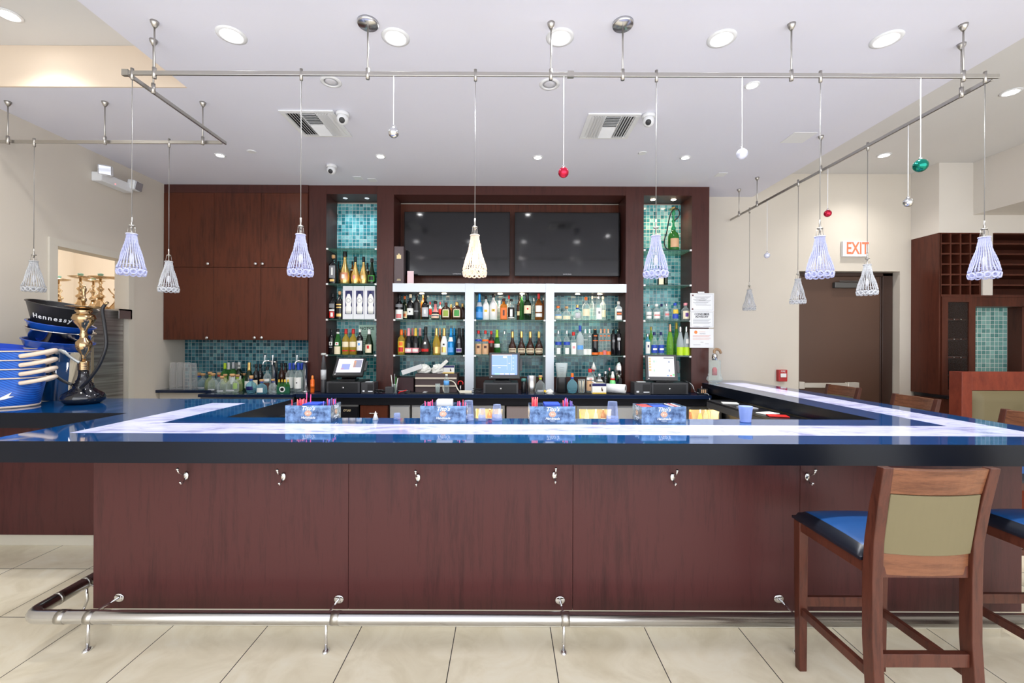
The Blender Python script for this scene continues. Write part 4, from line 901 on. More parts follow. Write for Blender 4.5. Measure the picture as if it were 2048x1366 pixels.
tag(MB().box(X_(1395, 5.04), X_(1408, 5.04), 5.035, 5.0495, Z_(1400, 587, 5.04), Z_(1400, 583.5, 5.04)).build('binder_clip', M_steel), 'small metal clip above the topmost posted notice', 'clip')
# tall dark box and small card by the television
x0, x1 = X_(788.5, 5.08), X_(807.5, 5.08)
t = thing('tall_gift_box', 'tall grey-brown gift box standing left of the televisions', 'box', ((x0+x1)/2, 5.06, CZ1+.0016))
hh = Z_(798, 493, 5.06)-CZ1
MB().box(-(x1-x0)/2, (x1-x0)/2, 0, .1, 0, hh).build('carton', mat('taupe_carton', srgb(84, 70, 72), .5), t, .003)
b = MB(); b.box(-.026, .026, -.001, 0, hh-.145, hh-.10); b.box(-.008, .008, -.001, 0, hh-.10, hh-.085); b.build('printed_crest', mat('pale_gold', srgb(220, 200, 150), .4), t)
b = MB(); b.box(-.018, .018, -.001, 0, .05, .054); b.box(-.024, .024, -.001, 0, .038, .043); b.build('printed_lines', mat('pale_gold', srgb(220, 200, 150), .4), t)
p = P(821, 548, 5.10)
tag(MB().box(p.x-.038, p.x+.038, 5.1, 5.104, CZ1+.0016, p.z+.035).build('small_card', mat('pink_card', srgb(226, 196, 200), .6)), 'small pale pink card standing below the left television', 'card')
# the green bottle water pipe on the right tower
p = P(1347, 461, 5.14); h = p.z-2.62
t = thing('bottle_hookah', 'green bottle water pipe with black hose in right tower', 'hookah', (p.x, 5.14, 2.6204))
MB().lathe([(.9*.062, 0), (.062, .01), (.062, h*.72), (.05, h*.85), (.024, h*.95), (.022, h*1.12)], 20).build('body', G['green'], t)
MB().lathe([(.0625, h*.16), (.0625, h*.58)], 14, a0=-PI/2-.9, a1=-PI/2+.9, off=.0008).build('label', cmat('kraft'), t)
H0 = h*1.12; zt = Z_(1347, 416, 5.14)-2.62
MB().lathe([(.024, H0-.03), (.027, H0), (.014, H0+.02), (.012, H0+.06), (.024, H0+.08), (.012, H0+.10), (.012, H0+.15), (.022, H0+.165), (.014, zt-.03), (.01, zt-.01)], 16).build('stem', mat('green_stem', (.02, .3, .12), .15), t)
MB().lathe([(.001, zt-.03), (.04, zt-.024), (.055, zt-.016)], 20).build('plate', mat('brass', (.55, .42, .18), .25, .9), t)
MB().lathe([(.012, zt-.015), (.02, zt), (.024, zt+.01)], 14).build('bowl', mat('brass', (.55, .42, .18), .25, .9), t)
hs = [(.0, -.03, H0+.08), (.04, -.05, H0+.12), (.05, -.05, zt-.06), (.01, -.055, zt-.02), (-.05, -.055, zt-.07), (-.085, -.06, zt-.2), (-.10, -.06, h*.9), (-.125, -.06, h*.55), (-.13, -.06, h*.3), (-.115, -.06, .03), (-.09, -.06, .012), (-.07, -.06, .012)]
def smooth(pts, k=5):
    pts = [Vector(p) for p in pts]; out = []
    for i in range(len(pts)-1):
        p0, p1, p2, p3 = pts[max(i-1, 0)], pts[i], pts[i+1], pts[min(i+2, len(pts)-1)]
        for j in range(k):
            u = j/k; out.append(.5*((2*p1)+(p2-p0)*u+(2*p0-5*p1+4*p2-p3)*u*u+(3*p1-p0-3*p2+p3)*u**3))
    return out+[pts[-1]]
MB().tube(smooth(hs), .007, 8).build('hose', M_blk, t)
# ================================================================ things on the back counter
ZC = .9503
def pos(label, drawer_px, dpy, mon, tilt, yaw, screen, group='till terminals', printer=None):
    D = 4.86; x0, x1 = X_(drawer_px[0], D), X_(drawer_px[1], D); w_ = x1-x0; h = Z_(sum(drawer_px)/2, dpy, D)-ZC
    t = thing('till_terminal', label, 'cash register', ((x0+x1)/2, D, ZC), 0, group)
    dr = MB().box(-w_/2, w_/2, 0, .36, .004, h).build('cash_drawer', M_dk, t, .004)
    MB().box(-w_/2+.025, w_/2-.025, -.004, .0, .012, h-.016).build('drawer_front', M_blk, dr, .003)
    b = MB(); b.M = TR((0, -.003, h*.48)) @ RX(PI/2); b.lathe([(.012, 0), (.012, .004), (.001, .005)], 16); b.build('lock', M_polish, dr)
    # monitor
    bx, cx, cz, mw, mh = mon                                    # stand x, monitor centre x offset, height, half width, half height
    M = TR((cx, .06, cz)) @ RZ(yaw) @ RX(-tilt)
    st = MB(); st.box(bx-.10, bx+.10, .10, .24, h, h+.02); st.M = Matrix(); st.sweep([(bx, .17, h+.015), (cx*.5+bx*.5, .15, h+.05), (cx, .10, cz)], [.16, .15, .14], .06); st.build('stand', M_blk, t, .003)
    b = MB(); b.M = M; b.box(-mw, mw, 0, .04, -mh, mh); mo = b.build('monitor', M_blk if tilt > .3 else M_dk, t, .006)
    b = MB(); b.M = M; b.box(-mw+.03, mw-.03, -.0012, 0, -mh+.045, mh-.022)
    b.build('screen', mat('screen_'+screen['name'], screen['col'], .3, emit=screen['e']), mo)
    for k, (u0, u1, v0, v1, c, e) in enumerate(screen['rects']):
        b = MB(); b.M = M; sw = mw-.03; s0 = -mh+.045; s1 = mh-.022
        b.box(-sw+2*sw*u0, -sw+2*sw*u1, -.0018, -.0013, s0+(s1-s0)*v0, s0+(s1-s0)*v1); b.build('screen_block', mat('scr_%s_%d' % (screen['name'], k), c, .3, emit=e), mo)
    b = MB(); b.M = M @ TR((-mw+.03, 0, -mh+.022)) @ RX(PI/2); b.lathe([(.009, 0), (.009, .003), (.001, .004)], 14); b.build('button', M_polish, mo)
    b = MB(); b.M = M; b.box(mw, mw+.028, .0, .02, -.06, .08); b.build('card_reader', M_dk, mo, .003)
    return t
lav = srgb(226, 220, 240)
s1 = dict(name='a', col=lav, e=.35, rects=[(.18, .52, .2, .62, srgb(130, 140, 205), .35), (.16, .30, .2, .3, srgb(235, 160, 90), .35), (.2, .44, .64, .7, srgb(230, 225, 170), .35), (.66, .98, .36, .92, srgb(130, 130, 150), .35), (.64, .74, .36, .86, srgb(220, 160, 110), .35)])
bl = srgb(120, 150, 225)
s2 = dict(name='b', col=bl, e=.4, rects=[(0, .78, .96, 1, srgb(235, 190, 200), .35), (.6, .605, .24, .94, lav, .35), (.78, .785, .2, 1, lav, .35), (.02, .6, .44, .46, lav, .35), (.12, .30, .01, .07, srgb(150, 220, 170), .35), (.32, .48, .01, .07, lav, .35), (.52, .68, .01, .07, lav, .35), (.72, .9, .01, .07, lav, .35), (.45, .58, .84, .92, (1, 1, 1), .9), (.82, .87, .82, .84, lav, .35), (.82, .87, .62, .64, lav, .35), (.82, .87, .44, .46, lav, .35), (.82, .87, .28, .30, lav, .35), (.66, .72, .56, .58, lav, .35), (.25, .35, .34, .36, lav, .35)])
s3 = dict(name='c', col=srgb(200, 200, 206), e=.22, rects=[(.02, .11, .28+.14*k, .38+.14*k, srgb(240, 160, 120), .35) for k in range(5)]+[(.2, .25, .7, .8, srgb(130, 170, 150), .35), (.28, .33, .7, .8, srgb(170, 190, 180), .35), (.78, .83, .68, .78, srgb(120, 130, 150), .35), (.78, .83, .25, .36, srgb(120, 130, 150), .35), (.2, .25, .25, .36, srgb(150, 180, 160), .35), (.6, .98, .9, .94, srgb(60, 60, 70), .3), (.7, .78, .03, .08, srgb(90, 130, 200), .35), (.82, .9, .03, .08, srgb(220, 90, 80), .35), (.92, .99, .05, .14, srgb(110, 200, 120), .35)])
pos('till with steeply tilted white screen at the left tower', (653, 720), 763.5, (0, .05, .30, .165, .135), .78, .10, s1)
pos('till with upright blue screen in the middle bay', (967, 1037), 766, (.01, .04, .315, .175, .148), .08, .0, s2)
pos('till with white and orange screen at the right tower', (1303, 1377), 766, (-.02, -.075, .30, .172, .15), .22, -.12, s3)
def boxthing(name, label, cat, px0, px1, py0, py1, D, dep, m, bevel=.003, zb=None, group=None):
    x0, x1 = X_(px0, D, py0), X_(px1, D, py0); zt = Z_((px0+px1)/2, py0, D); zb = ZC if zb is None else zb
    t = thing(name, label, cat, ((x0+x1)/2, D, zb), 0, group); w_ = (x1-x0)/2
    MB().box(-w_, w_, 0, dep, 0, zt-zb).build('casing', m, t, bevel); return t, w_, zt-zb
for a, c, y0, s in ((722, 748, 765, 'black receipt printer right of the left tower till'), (1269, 1302, 765, 'black receipt printer left of the right tower till')):
    t, w_, h = boxthing('receipt_printer', s, 'printer', a, c, y0, 0, 4.85, .16, M_dk)
    MB().box(0, w_-.01, -.002, 0, h*.3, h*.85).build('front_slot', M_blk, t); MB().box(w_*.1, w_*.8, -.004, -.001, h*.16, h*.24).build('paper_strip', M_paper, t)
    MB().box(-w_*.5, w_*.5, .04, .09, h, h+.004).build('lid_paper', M_paper, t); MB().box(-w_*.75, -w_*.45, -.003, 0, h*.16, h*.3).build('light', M_paper, t)
def lathe_thing(name, label, cat, px, D, zb, parts, group=None):
    t = thing(name, label, cat, (X_(px, D, 760), D, zb), 0, group)
    for pn, prof, m in parts: MB().lathe(prof, 22).build(pn, m, t)
    return t
lathe_thing('spray_can', 'orange spray can beside the right chrome tap', 'can', 625, 4.92, ZC, [('body', [(.02, 0), (.022, .004), (.022, .14), (.014, .155)], mat('can_orange', srgb(236, 104, 24), .35)), ('cap', [(.014, .155), (.012, .165), (.012, .185), (.006, .195)], mat('can_cap', srgb(238, 140, 60), .35)), ('label', [(.0224, .05), (.0224, .10)], cmat('orange'))])
lathe_thing('tall_flask', 'tall dark cone-shouldered flask left of the tilted till', 'flask', 647, 4.92, ZC, [('body', [(.028, 0), (.03, .01), (.03, .27)], M_dk), ('shoulder', [(.03, .27), (.012, .42), (.011, .425)], mat('cone_grey', (.09, .09, .1), .4)), ('cap', [(.026, .426), (.028, .43), (.028, .445), (.02, .45)], mat('cap_grey', (.5, .52, .5), .4)), ('label', [(.0306, .15), (.0306, .26)], cmat('lightgrey'))])
# taps
for px, s in ((549, 'left chrome beverage tap column among the bottles'), (612, 'right chrome beverage tap column beside the dark column')):
    D = 5.02; zt = Z_(px, 722, D)-ZC; t = thing('tap_tower', s, 'tap', (X_(px, D, 750), D, ZC), 0, 'chrome tap columns')
    MB().lathe([(.055, 0), (.058, .004), (.05, .010), (.034, .014)], 24).build('base', M_polish, t)
    MB().lathe([(.032, .012), (.032, zt-.02), (.036, zt-.018), (.036, zt-.004), (.02, zt+.005), (.001, zt+.008)], 24).build('column', M_polish, t)
    for q, (sx_, n_) in enumerate(((-1, 'spout'), (1, 'spout'))):
        if px > 600 and sx_ > 0: continue
        L = -.075 if sx_ < 0 else .02
        MB().tube(smooth([(0, -.02, zt-.01), (L*.6, -.06, zt+.005), (L, -.085, zt-.005), (L*1.1, -.09, zt-.04)]), .009, 10).build('spout', M_polish, t)
        MB().tube([(L*.9, -.08, zt+.0), (L*.95, -.075, zt+.03), (L*.92, -.072, zt+.07)], [.006, .005, .009], 8).build('handle', M_white, t)
# stacks of plastic cups
G_cup = glassy('cup_plastic', (.93, .93, .93), .16, (.8, .79, .78), .3)
for px, py, D, s in ((347, 725, 5.05, 'leftmost tall stack of clear plastic cups by the wall'), (361, 725, 5.06, 'second tall stack of clear plastic cups'), (375, 725, 5.05, 'third tall stack of clear plastic cups'), (387, 726, 5.12, 'fourth stack of plastic cups, touching the round bottle'), (397, 725, 5.30, 'stack of plastic cups behind the round blue bottle'), (410, 726, 5.30, 'rightmost stack of plastic cups against the tiles')):
    zb = .9733 if px < 388 else .9503; x = X_(px, D, 750)
    if px >= 388: x = max(x, -3.30)
    H = Z_(px, py, D)-zb; t = thing('cup_stack', s, 'cups', (x, D, zb), 0, 'stacks of clear plastic cups')
    b = MB(); n = 22; r0 = .040
    prof = []
    for k in range(n): z = (H-.09)*k/n; prof += [(r0, z), (r0+.0015, z+.003), (r0-.002, z+.006)]
    prof += [(r0-.001, H-.09), (.029, H-.002), (.027, H), (.001, H)]
    b.lathe(prof, 20); b.build('cups', G_cup, t)
    t['label'] = s
# clutter on the counter
lathe_thing('pen_cup', 'clear cup of pens left of the white paper bags', 'pen cup', 789, 4.92, ZC, [('cup', [(.028, 0), (.034, .10)], G_clear)])
for k, (c_, n_) in enumerate((('white', 'white'), ('green', 'green'), ('black', 'black'), ('white', 'second white'), ('grey', 'grey'))):
    a = k*1.25; x = X_(789, 4.92); tag(MB().tube([(x+.012*math.cos(a), 4.92+.012*math.sin(a), ZC+.006), (x+.04*math.cos(a), 4.92+.03*math.sin(a), ZC+.17+.012*k)], .004, 6).build('pen', cmat(c_)), n_+' pen leaning in the clear cup', 'pen', 'pens in the cup')
t, w_, h = boxthing('card_terminal', 'black card terminal just left of the pen cup', 'card reader', 770, 786, 774, 0, 4.86, .10, M_dk, .004)
t = thing('cable_bundle', 'tangled black cable coil right of the left printer', 'cable', (X_(759, 4.88), 4.88, ZC))
b = MB(); R = random.Random(5)
b.tube(smooth([(R.uniform(-.055, .055), R.uniform(-.03, .05), .006+R.random()*.03) for k in range(16)]), .0045, 6); b.build('cable', M_blk, t)
for px in (1410,):
    t, w_, h = boxthing('charging_dock', 'small black charger with light pads left of the glass vessel', 'charger', 1399, 1416, 778, 0, 4.86, .07, M_blk, .003)
    for k in range(3): MB().box(-w_*.6+k*w_*.45, -w_*.35+k*w_*.45, -.0015, 0, h*.3, h*.9).build('pad', cmat('kraft'), t)
t = thing('cable_bundle', 'grey and white cables running from right till to charger', 'cable', (X_(1385, 4.9), 4.9, ZC))
MB().tube(smooth([(-.03, .1, .14), (.02, .05, .10), (.03, 0, .03), (.08, -.01, .02), (.12, .03, .05), (.15, .1, .08)]), .0035, 6).build('cable', cmat('lightgrey'), t)
MB().tube(smooth([(-.07, .12, .16), (-.02, .05, .13), (.01, .0, .06), (.06, -.03, .008), (.14, -.04, .006)]), .0035, 6).build('cable', M_blk, t)
MB().tube(smooth([(.12, -.04, .012), (.145, -.08, .008), (.15, -.105, -.06), (.14, -.11, -.14), (.155, -.11, -.2), (.15, -.11, -.27)]), .0035, 6).build('cable', cmat('lightgrey'), t)
# left bay: wooden crate, paper bags, carton, bottle, glass, power strip
D = 4.98; x0, x1 = X_(830, D), X_(914, D); zt = Z_(870, 748, D)-ZC
t = thing('wooden_crate', 'low dark crate with two pale rails under the paper bags', 'crate', ((x0+x1)/2, D, ZC)); w_ = (x1-x0)/2
MB().box(-w_, w_, .02, .28, 0, zt).build('body', mat('crate_brown', srgb(70, 56, 56), .6), t, .003)
for z in (zt*.30, zt*.72): MB().box(-w_, w_*.98, .008, .02, z, z+.018).build('rail', mat('crate_rail', srgb(208, 196, 178), .5), t, .002)
tag(MB().box(X_(797, 5.1), X_(829, 5.1), 5.06, 5.26, ZC, Z_(812, 755, 5.1)).build('brown_box', mat('maroon_box', srgb(58, 30, 34), .5), None, .003), 'plain maroon box left of the pale-railed crate', 'box')
CT = ZC+zt
M_bag = mat('crumpled_paper', srgb(222, 222, 216), .7)
def crumple(c, sx, sy, sz, seed, m, name, label, cat, rot=0):
    R = random.Random(seed); b = MB(); n = 14; mm = 9; vs = []; fs = []
    for j in range(mm+1):
        for i in range(n):
            th = PI*j/mm; a = 2*PI*i/n; k = 1+R.uniform(-.16, .16)
            v = Vector((sx*math.sin(th)*math.cos(a)*k, sy*math.sin(th)*math.sin(a)*k, max(-sz*.7, -sz*math.cos(th)*k)))
            vs.append(tuple(RY(rot).to_3x3() @ v+Vector((0, 0, sz*.7))))
    for j in range(mm):
        for i in range(n): fs.append((j*n+i, j*n+(i+1) % n, (j+1)*n+(i+1) % n, (j+1)*n+i))
    b.add(vs, fs, False); zmin = min(v[2] for v in vs); b.v = [(x, y, z-zmin) for x, y, z in b.v]
    o = b.build(name, m); o.location = c; tag(o, label, cat); return o
crumple((X_(848, 5.08), 5.10, CT+.001), .085, .07, .062, 3, M_bag, 'paper_bag', 'crumpled white paper bag on crate, left one', 'paper bag')
crumple((X_(875, 5.08), 5.08, CT+.001), .072, .06, .062, 8, M_bag, 'paper_bag', 'crumpled white paper bag on crate beside the glove carton', 'paper bag')
b = MB(); b.M = TR((X_(882, 5.03), 5.04, CT+.085)) @ RY(-.75); b.box(-.10, .10, -.012, .012, -.02, .02); tag(b.build('rolled_paper', M_bag, None, .006), 'thin roll of white paper poking up from the bags', 'paper roll')
b = MB(); b.M = TR((X_(822, 5.0), 5.03, CT+.045)) @ RY(-.33); b.box(-.115, .13, -.02, .02, -.028, .028); o = b.build('folded_bag', mat('bag_grey', srgb(206, 208, 210), .6), None, .004); tag(o, 'long folded printed paper sleeve leaning left of the bags', 'paper sleeve')
def carton(px0, px1, py0, D, zb, label, mirror=False, h=None):
    x0, x1 = X_(px0, D), X_(px1, D); hh = h or Z_((px0+px1)/2, py0, D)-zb; t = thing('glove_carton', label, 'carton', ((x0+x1)/2, D, zb), 0, 'white and blue glove cartons'); w_ = (x1-x0)/2
    MB().box(-w_, w_, 0, .09, 0, hh).build('carton', cmat('white'), t, .002); MB().box(-w_, w_, -.0012, -.0002, hh*.74, hh).build('blue_band', cmat('navy'), t); MB().box(-w_, w_, -.0012, -.0002, 0, hh*.12).build('yellow_band', cmat('yellow'), t)
    b = MB(); b.box(w_*.3, w_*.42, -.0014, -.0002, hh*.3, hh*.62); b.box(w_*.38, w_*.52, -.0014, -.0002, hh*.25, hh*.45); b.build('printed_picture', cmat('brown'), t)
    return t
carton(884.5, 908.5, 731, 5.08, CT+.0005, 'white and blue carton on top of the crate')
t = carton(1185, 1213, 767, 4.86, ZC+.006, 'white and blue carton on the ribbed mat beside paper towels')
b = MB(); b.M = TR((-.03, .03, .115)) @ RY(.5); b.box(-.05, .05, -.015, .015, -.006, .006); b.build('pulled_tissue', M_paper, t, .003)
t = lathe_thing('water_bottle', 'clear water bottle with pale blue label before the crate', 'bottle', 893, 4.9, ZC+.008, [('body', [(.03, 0), (.032, .01), (.03, .05), (.032, .09), (.032, .13), (.012, .185), (.012, .195)], G_clear), ('label', [(.0326, .085), (.0326, .135)], cmat('sky')), ('cap', [(.014, .192), (.014, .208)], cmat('white'))])
lathe_thing('tumbler', 'small clear glass left of the water bottle', 'glass', 875.5, 4.9, ZC+.008, [('body', [(.022, 0), (.028, .10), (.0265, .10), (.021, .006), (.001, .006)], G_clear)])
b = MB(); x0, x1 = X_(815, 4.86), X_(917, 4.86); tag(b.box(x0, x1, 4.83, 4.97, ZC, ZC+.007).build('rubber_mat', M_blk, None, .002), 'thin black rubber mat before the wooden crate', 'mat')
t = thing('power_strip', 'cream power strip with cable beside the metal post', 'power strip', (X_(932, 4.87), 4.87, ZC), -.12)
MB().box(-.07, .07, -.02, .02, .004, .036).build('body', mat('cream_plastic', srgb(222, 214, 196), .4), t, .006)
MB().tube(smooth([(-.07, 0, .02), (-.10, .02, .05), (-.14, .06, .11), (-.19, .08, .135), (-.24, .07, .125), (-.27, .03, .07), (-.25, -.01, .02)]), .006, 8).build('cable', mat('cream_plastic', srgb(222, 214, 196), .4), t)
p = P(921, 762, 4.98); t = thing('horseshoe_magnet', 'small red ring-topped tool behind the power strip', 'tool', (p.x, 4.98, ZC))
MB().tube([(.028*math.cos(a), 0, .105+.028*math.sin(a)) for a in [-.5+k*(PI+1)/12 for k in range(13)]], .006, 8).build('ring', cmat('red'), t); MB().tube([(0, 0, 0), (0, 0, .08)], .009, 8).build('shaft', M_steel, t)
t = thing('scissors', 'red-handled scissors lying beside the pen cup', 'scissors', (X_(808, 4.87), 4.87, ZC+.0004))
MB().box(-.06, .05, -.006, .006, .028, .034).build('blade', M_steel, t); MB().tube([(-.06, 0, .0), (-.04, 0, .02), (.03, 0, .034)], .008, 6).build('handle', cmat('red'), t); MB().box(-.0, .07, .012, .05, .0, .03).build('grip', M_blk, t, .005)
t = thing('remote_control', 'small grey remote lying on the black mat', 'remote', (X_(850, 4.85), 4.86, ZC+.0075)); MB().box(-.022, .022, -.03, .05, 0, .012).build('casing', mat('remote_grey', (.2, .2, .2), .4), t, .003); MB().box(-.015, .015, -.02, .03, .012, .014).build('buttons', cmat('lightgrey'), t)
t = thing('cable_coil', 'black coiled cable left of the blue-screen till', 'cable', (X_(955, 4.9), 4.9, ZC)); b = MB(); R = random.Random(9)
b.tube(smooth([(.045*math.cos(k*.9)+R.uniform(-.01, .01), .04*math.sin(k*.9), .006+.0028*k) for k in range(20)]), .0045, 6); b.build('cable', M_blk, t)
lathe_thing('cocktail_shaker', 'tall brushed steel canister right of the blue-screen till', 'canister', 1063, 4.88, ZC, [('body', [(.05, 0), (.051, .004), (.051, .205), (.046, .21), (.001, .211)], M_chrome)])
lathe_thing('small_canister', 'small black canister between till and steel canister', 'canister', 1047.5, 5.0, ZC, [('body', [(.026, 0), (.028, .004), (.028, .13)], M_blk), ('lid', [(.029, .13), (.029, .16), (.02, .165)], mat('lid_teal', (.1, .3, .28), .3))])
make_bottle('tequila_bottle', 'squat clear corked bottle right of the steel canister', (X_(1081, 4.95), 4.95, ZC), .205, .055, 'squat', 'clear', 'cork', [(.1, .2, 40, 'lightgrey')], 'lime', squeeze=.7)
crumple((X_(1099, 4.87), 4.87, ZC), .045, .035, .032, 4, M_bag, 'tissue', 'crumpled white tissue at the foot of right metal post', 'tissue')
b = MB(); b.M = TR((X_(1092, 4.93), 4.86, ZC+.07)) @ RY(.5); tag(b.box(-.03, .03, -.01, .01, -.012, .012).build('sponge', cmat('yellow'), None, .004), 'yellow sponge leaning against the post by the tissue', 'sponge').location = (0, 0, -.045)
# right bay
x0, x1 = X_(1109, 4.86), X_(1258, 4.86)
mt = MB().box(x0, x1, 4.82, 5.0, ZC, ZC+.006)
for k in range(46): xx = x0+.01+(x1-x0-.02)*k/46; mt.box(xx, xx+.008, 4.825, 4.995, ZC+.006, ZC+.009)
tag(mt.build('ribbed_mat', M_blk), 'ribbed black bar mat under the blender jug and bottles', 'mat')
ZM = ZC+.0098
t = thing('blender_jug', 'clear straight-sided jug over black base at right bay', 'blender', (X_(1124, 5.0)-.01, 4.96, ZM))
MB().lathe([(.055, 0), (.06, .005), (.055, .16), (.05, .175)], 24, sq=3.5).build('base', M_blk, t); MB().lathe([(.05, .176), (.068, .335), (.066, .335), (.048, .18)], 24, sq=3.5).build('jug', G['frost'], t)
b = MB(); [b.box(-.03, .01+.01*(k % 2), -.072, -.07, .215+.025*k, .218+.025*k) for k in range(4)]; b.build('graduations', M_inkg, t)
make_bottle('pear_bottle', 'round pale blue bottle with orange stopper on ribbed mat', (X_(1145, 4.88), 4.89, ZM), .225, .06, 'round', 'teal', 'orange', (), 'blue', squeeze=.8)
t = lathe_thing('straw_jar', 'clear jar of straws beside the round blue bottle', 'jar', 1163, 4.94, ZM, [('jar', [(.035, 0), (.04, .01), (.04, .15), (.038, .152)], G_clear)])
for k in range(6): a = k*1.05; MB().tube([(.015*math.cos(a), .015*math.sin(a), .006), (.03*math.cos(a), .03*math.sin(a), .135)], .0035, 6).build('straw', cmat(('cream', 'white', 'kraft')[k % 3]), t)
t = make_bottle('liquor_bottle', 'clear bottle with kraft label and red cap on ribbed mat', (X_(1180, 4.98), 4.97, ZM), .27, .045, 'short', 'clear', 'red', [(.08, .5, 66, 'kraft'), (.26, .36, 20, 'brown'), (.54, .64, 60, 'white'), (.56, .6, 20, 'red')])
t = make_bottle('liquor_bottle', 'slim bottle topped by a white paper cone', (X_(1187.5, 5.1), 5.1, ZM), .27, .032, 'std', 'clear', 'red')
MB().lathe([(.035, .255), (.001, .345)], 18).build('paper_cone', cmat('white'), t)
make_bottle('liquor_bottle', 'clear bottle with yellow label behind the glove carton', (X_(1200, 5.0), 5.03, ZM-.0095), .22, .045, 'short', 'clear', 'silver', [(.3, .55, 66, 'yellow'), (.62, .7, 40, 'white')])
make_bottle('liquor_bottle', 'dark blue bottle with silver cap behind the carton', (X_(1211, 5.1), 5.1, ZM-.0095), .245, .034, 'short', 'black', 'silver', [(.1, .4, 50, 'white')])
make_bottle('liquor_bottle', 'slim green bottle right of the dark blue one', (X_(1219, 5.17), 5.17, ZM-.0095), .28, .024, 'tall', 'dkgreen', 'pink')
t = thing('pump_bottle', 'green bottle with white pump and red band', 'bottle', (X_(1226, 4.98), 4.99, ZM))
MB().lathe([(.03, 0), (.033, .01), (.033, .12), (.026, .14)], 20).build('body', mat('pump_green', srgb(120, 210, 130), .3), t); MB().lathe([(.026, .14), (.026, .16)], 18).build('band', cmat('red'), t); MB().lathe([(.024, .16), (.02, .19), (.012, .21), (.012, .235), (.006, .24)], 16).build('pump', cmat('white'), t)
t = thing('curved_steel_plate', 'tall rounded steel appliance at the edge of right bay', 'appliance', (X_(1239, 5.1), 5.12, ZC+.0001))
MB().lathe([(.055, 0), (.055, .30), (.04, .345), (.001, .36)], 24, .9, .7).build('body', M_polish, t); MB().box(-.012, .022, -.046, -.040, .09, .16).build('switch_panel', cmat('black'), t)
t = thing('paper_towel_roll', 'white paper towel roll lying on its side', 'paper towels', (X_(1232, 4.9), 4.905, ZM+.052), -.5)
b = MB(); b.M = RY(PI/2) @ TR((0, 0, -.11)); b.lathe([(.02, 0), (.052, 0), (.052, .22), (.02, .22), (.02, 0)], 28); b.build('roll', M_paper, t)
b = MB(); b.M = RY(PI/2) @ TR((0, 0, -.109)); b.lathe([(.0195, 0), (.0195, .218)], 20); b.build('core', cmat('brown'), t)
# glass vessel at the right end
D = 4.90; t = thing('glass_vessel', 'clear glass vessel with silver top at far left end of right bar arm', 'vessel', (2.365, D, BT+.0004))
MB().lathe([(.055, 0), (.05, .005), (.022, .010), (.022, .016), (.07, .032), (.088, .052), (.080, .078), (.068, .092), (.071, .112), (.063, .118), (.063, .27), (.065, .272)], 28).build('glass_body', G_clear, t)
MB().lathe([(.028, .10), (.026, .17), (.012, .19)], 14).build('inner_stem', mat('rose_glass', (.5, .08, .1), .2), t)
MB().lathe([(.03, .272), (.028, .33), (.02, .345)], 16).build('collar', M_polish, t)
MB().tube(smooth([(0, 0, .335), (-.0, .01, .375), (.03, .02, .395), (.065, .02, .38), (.08, .02, .345)]), [.012+.004*math.sin(k*.15) for k in range(21)], 10).build('curved_mouthpiece', mat('mouthpiece', srgb(150, 120, 90), .35), t)
# ================================================================ units under the back counter
def unit(px0, px1, label, m, name='steel_cabinet', cat='cabinet', zt=.82, D=4.87, dep=.48):
    x0, x1 = X_(px0, D, 820)+.002, X_(px1, D, 820)-.002; t = thing(name, label, cat, ((x0+x1)/2, D, 0)); w_ = (x1-x0)/2
    MB().box(-w_, w_, .021, dep, .001, zt).build('body', m, t, .003); return t, w_, zt
t, w_, zt = unit(600, 717, 'black undercounter cooler below the tilted till', M_blk2, 'cooler', 'cooler')
MB().box(-w_+.01, w_-.01, 0, .02, .12, zt-.02).build('door', M_blk2, t, .003); MB().box(-w_, w_, -.003, .02, zt-.018, zt+.003).build('steel_trim', M_steel, t); text('lettering', 'true', .05, mat('true_cream', srgb(220, 200, 160), .4), t, (w_-.13, -.0012, zt-.06), shear=.3)
t, w_, zt = unit(719, 776, 'maroon wood drawer unit between cooler and steel doors', M_col, 'drawer_unit', 'cabinet')
b_ = MB().box(-w_+.006, w_-.006, 0, .02, .55, zt-.006).build('drawer', M_wood, t, .002); MB().tube(smooth([(-.045, -.001, zt-.09), (-.04, -.025, zt-.09), (.04, -.025, zt-.09), (.045, -.001, zt-.09)]), .006, 8).build('handle', M_polish, b_)
b_ = MB().box(-w_+.006, w_-.006, 0, .02, .06, .544).build('door', M_wood, t, .002)
for a, c, s in ((778, 820, 'plain steel door unit right of the wooden drawers'), (822, 944, 'wide steel panel unit behind the second caddy'), (1230, 1278, 'steel panel unit between the two lit coolers')):
    t, w_, zt = unit(a, c, s, M_steel); MB().box(-w_+.008, w_-.008, 0, .02, .08, zt-.02).build('door', mat('steel_door', (.55, .55, .56), .4, .7), t, .004)
t, w_, zt = unit(1012, 1060, 'taupe door unit right of the left lit cooler', M_blk2); MB().box(-w_+.004, w_-.004, 0, .02, .08, zt-.01).build('door', mat('taupe_door', srgb(128, 116, 116), .4), t, .003)
t, w_, zt = unit(396, 598, 'grey steel unit below the left counter slab', M_steel, D=4.9, dep=.45); MB().box(-w_+.01, w_-.01, 0, .02, .08, zt-.03).build('door', M_steel, t, .004)
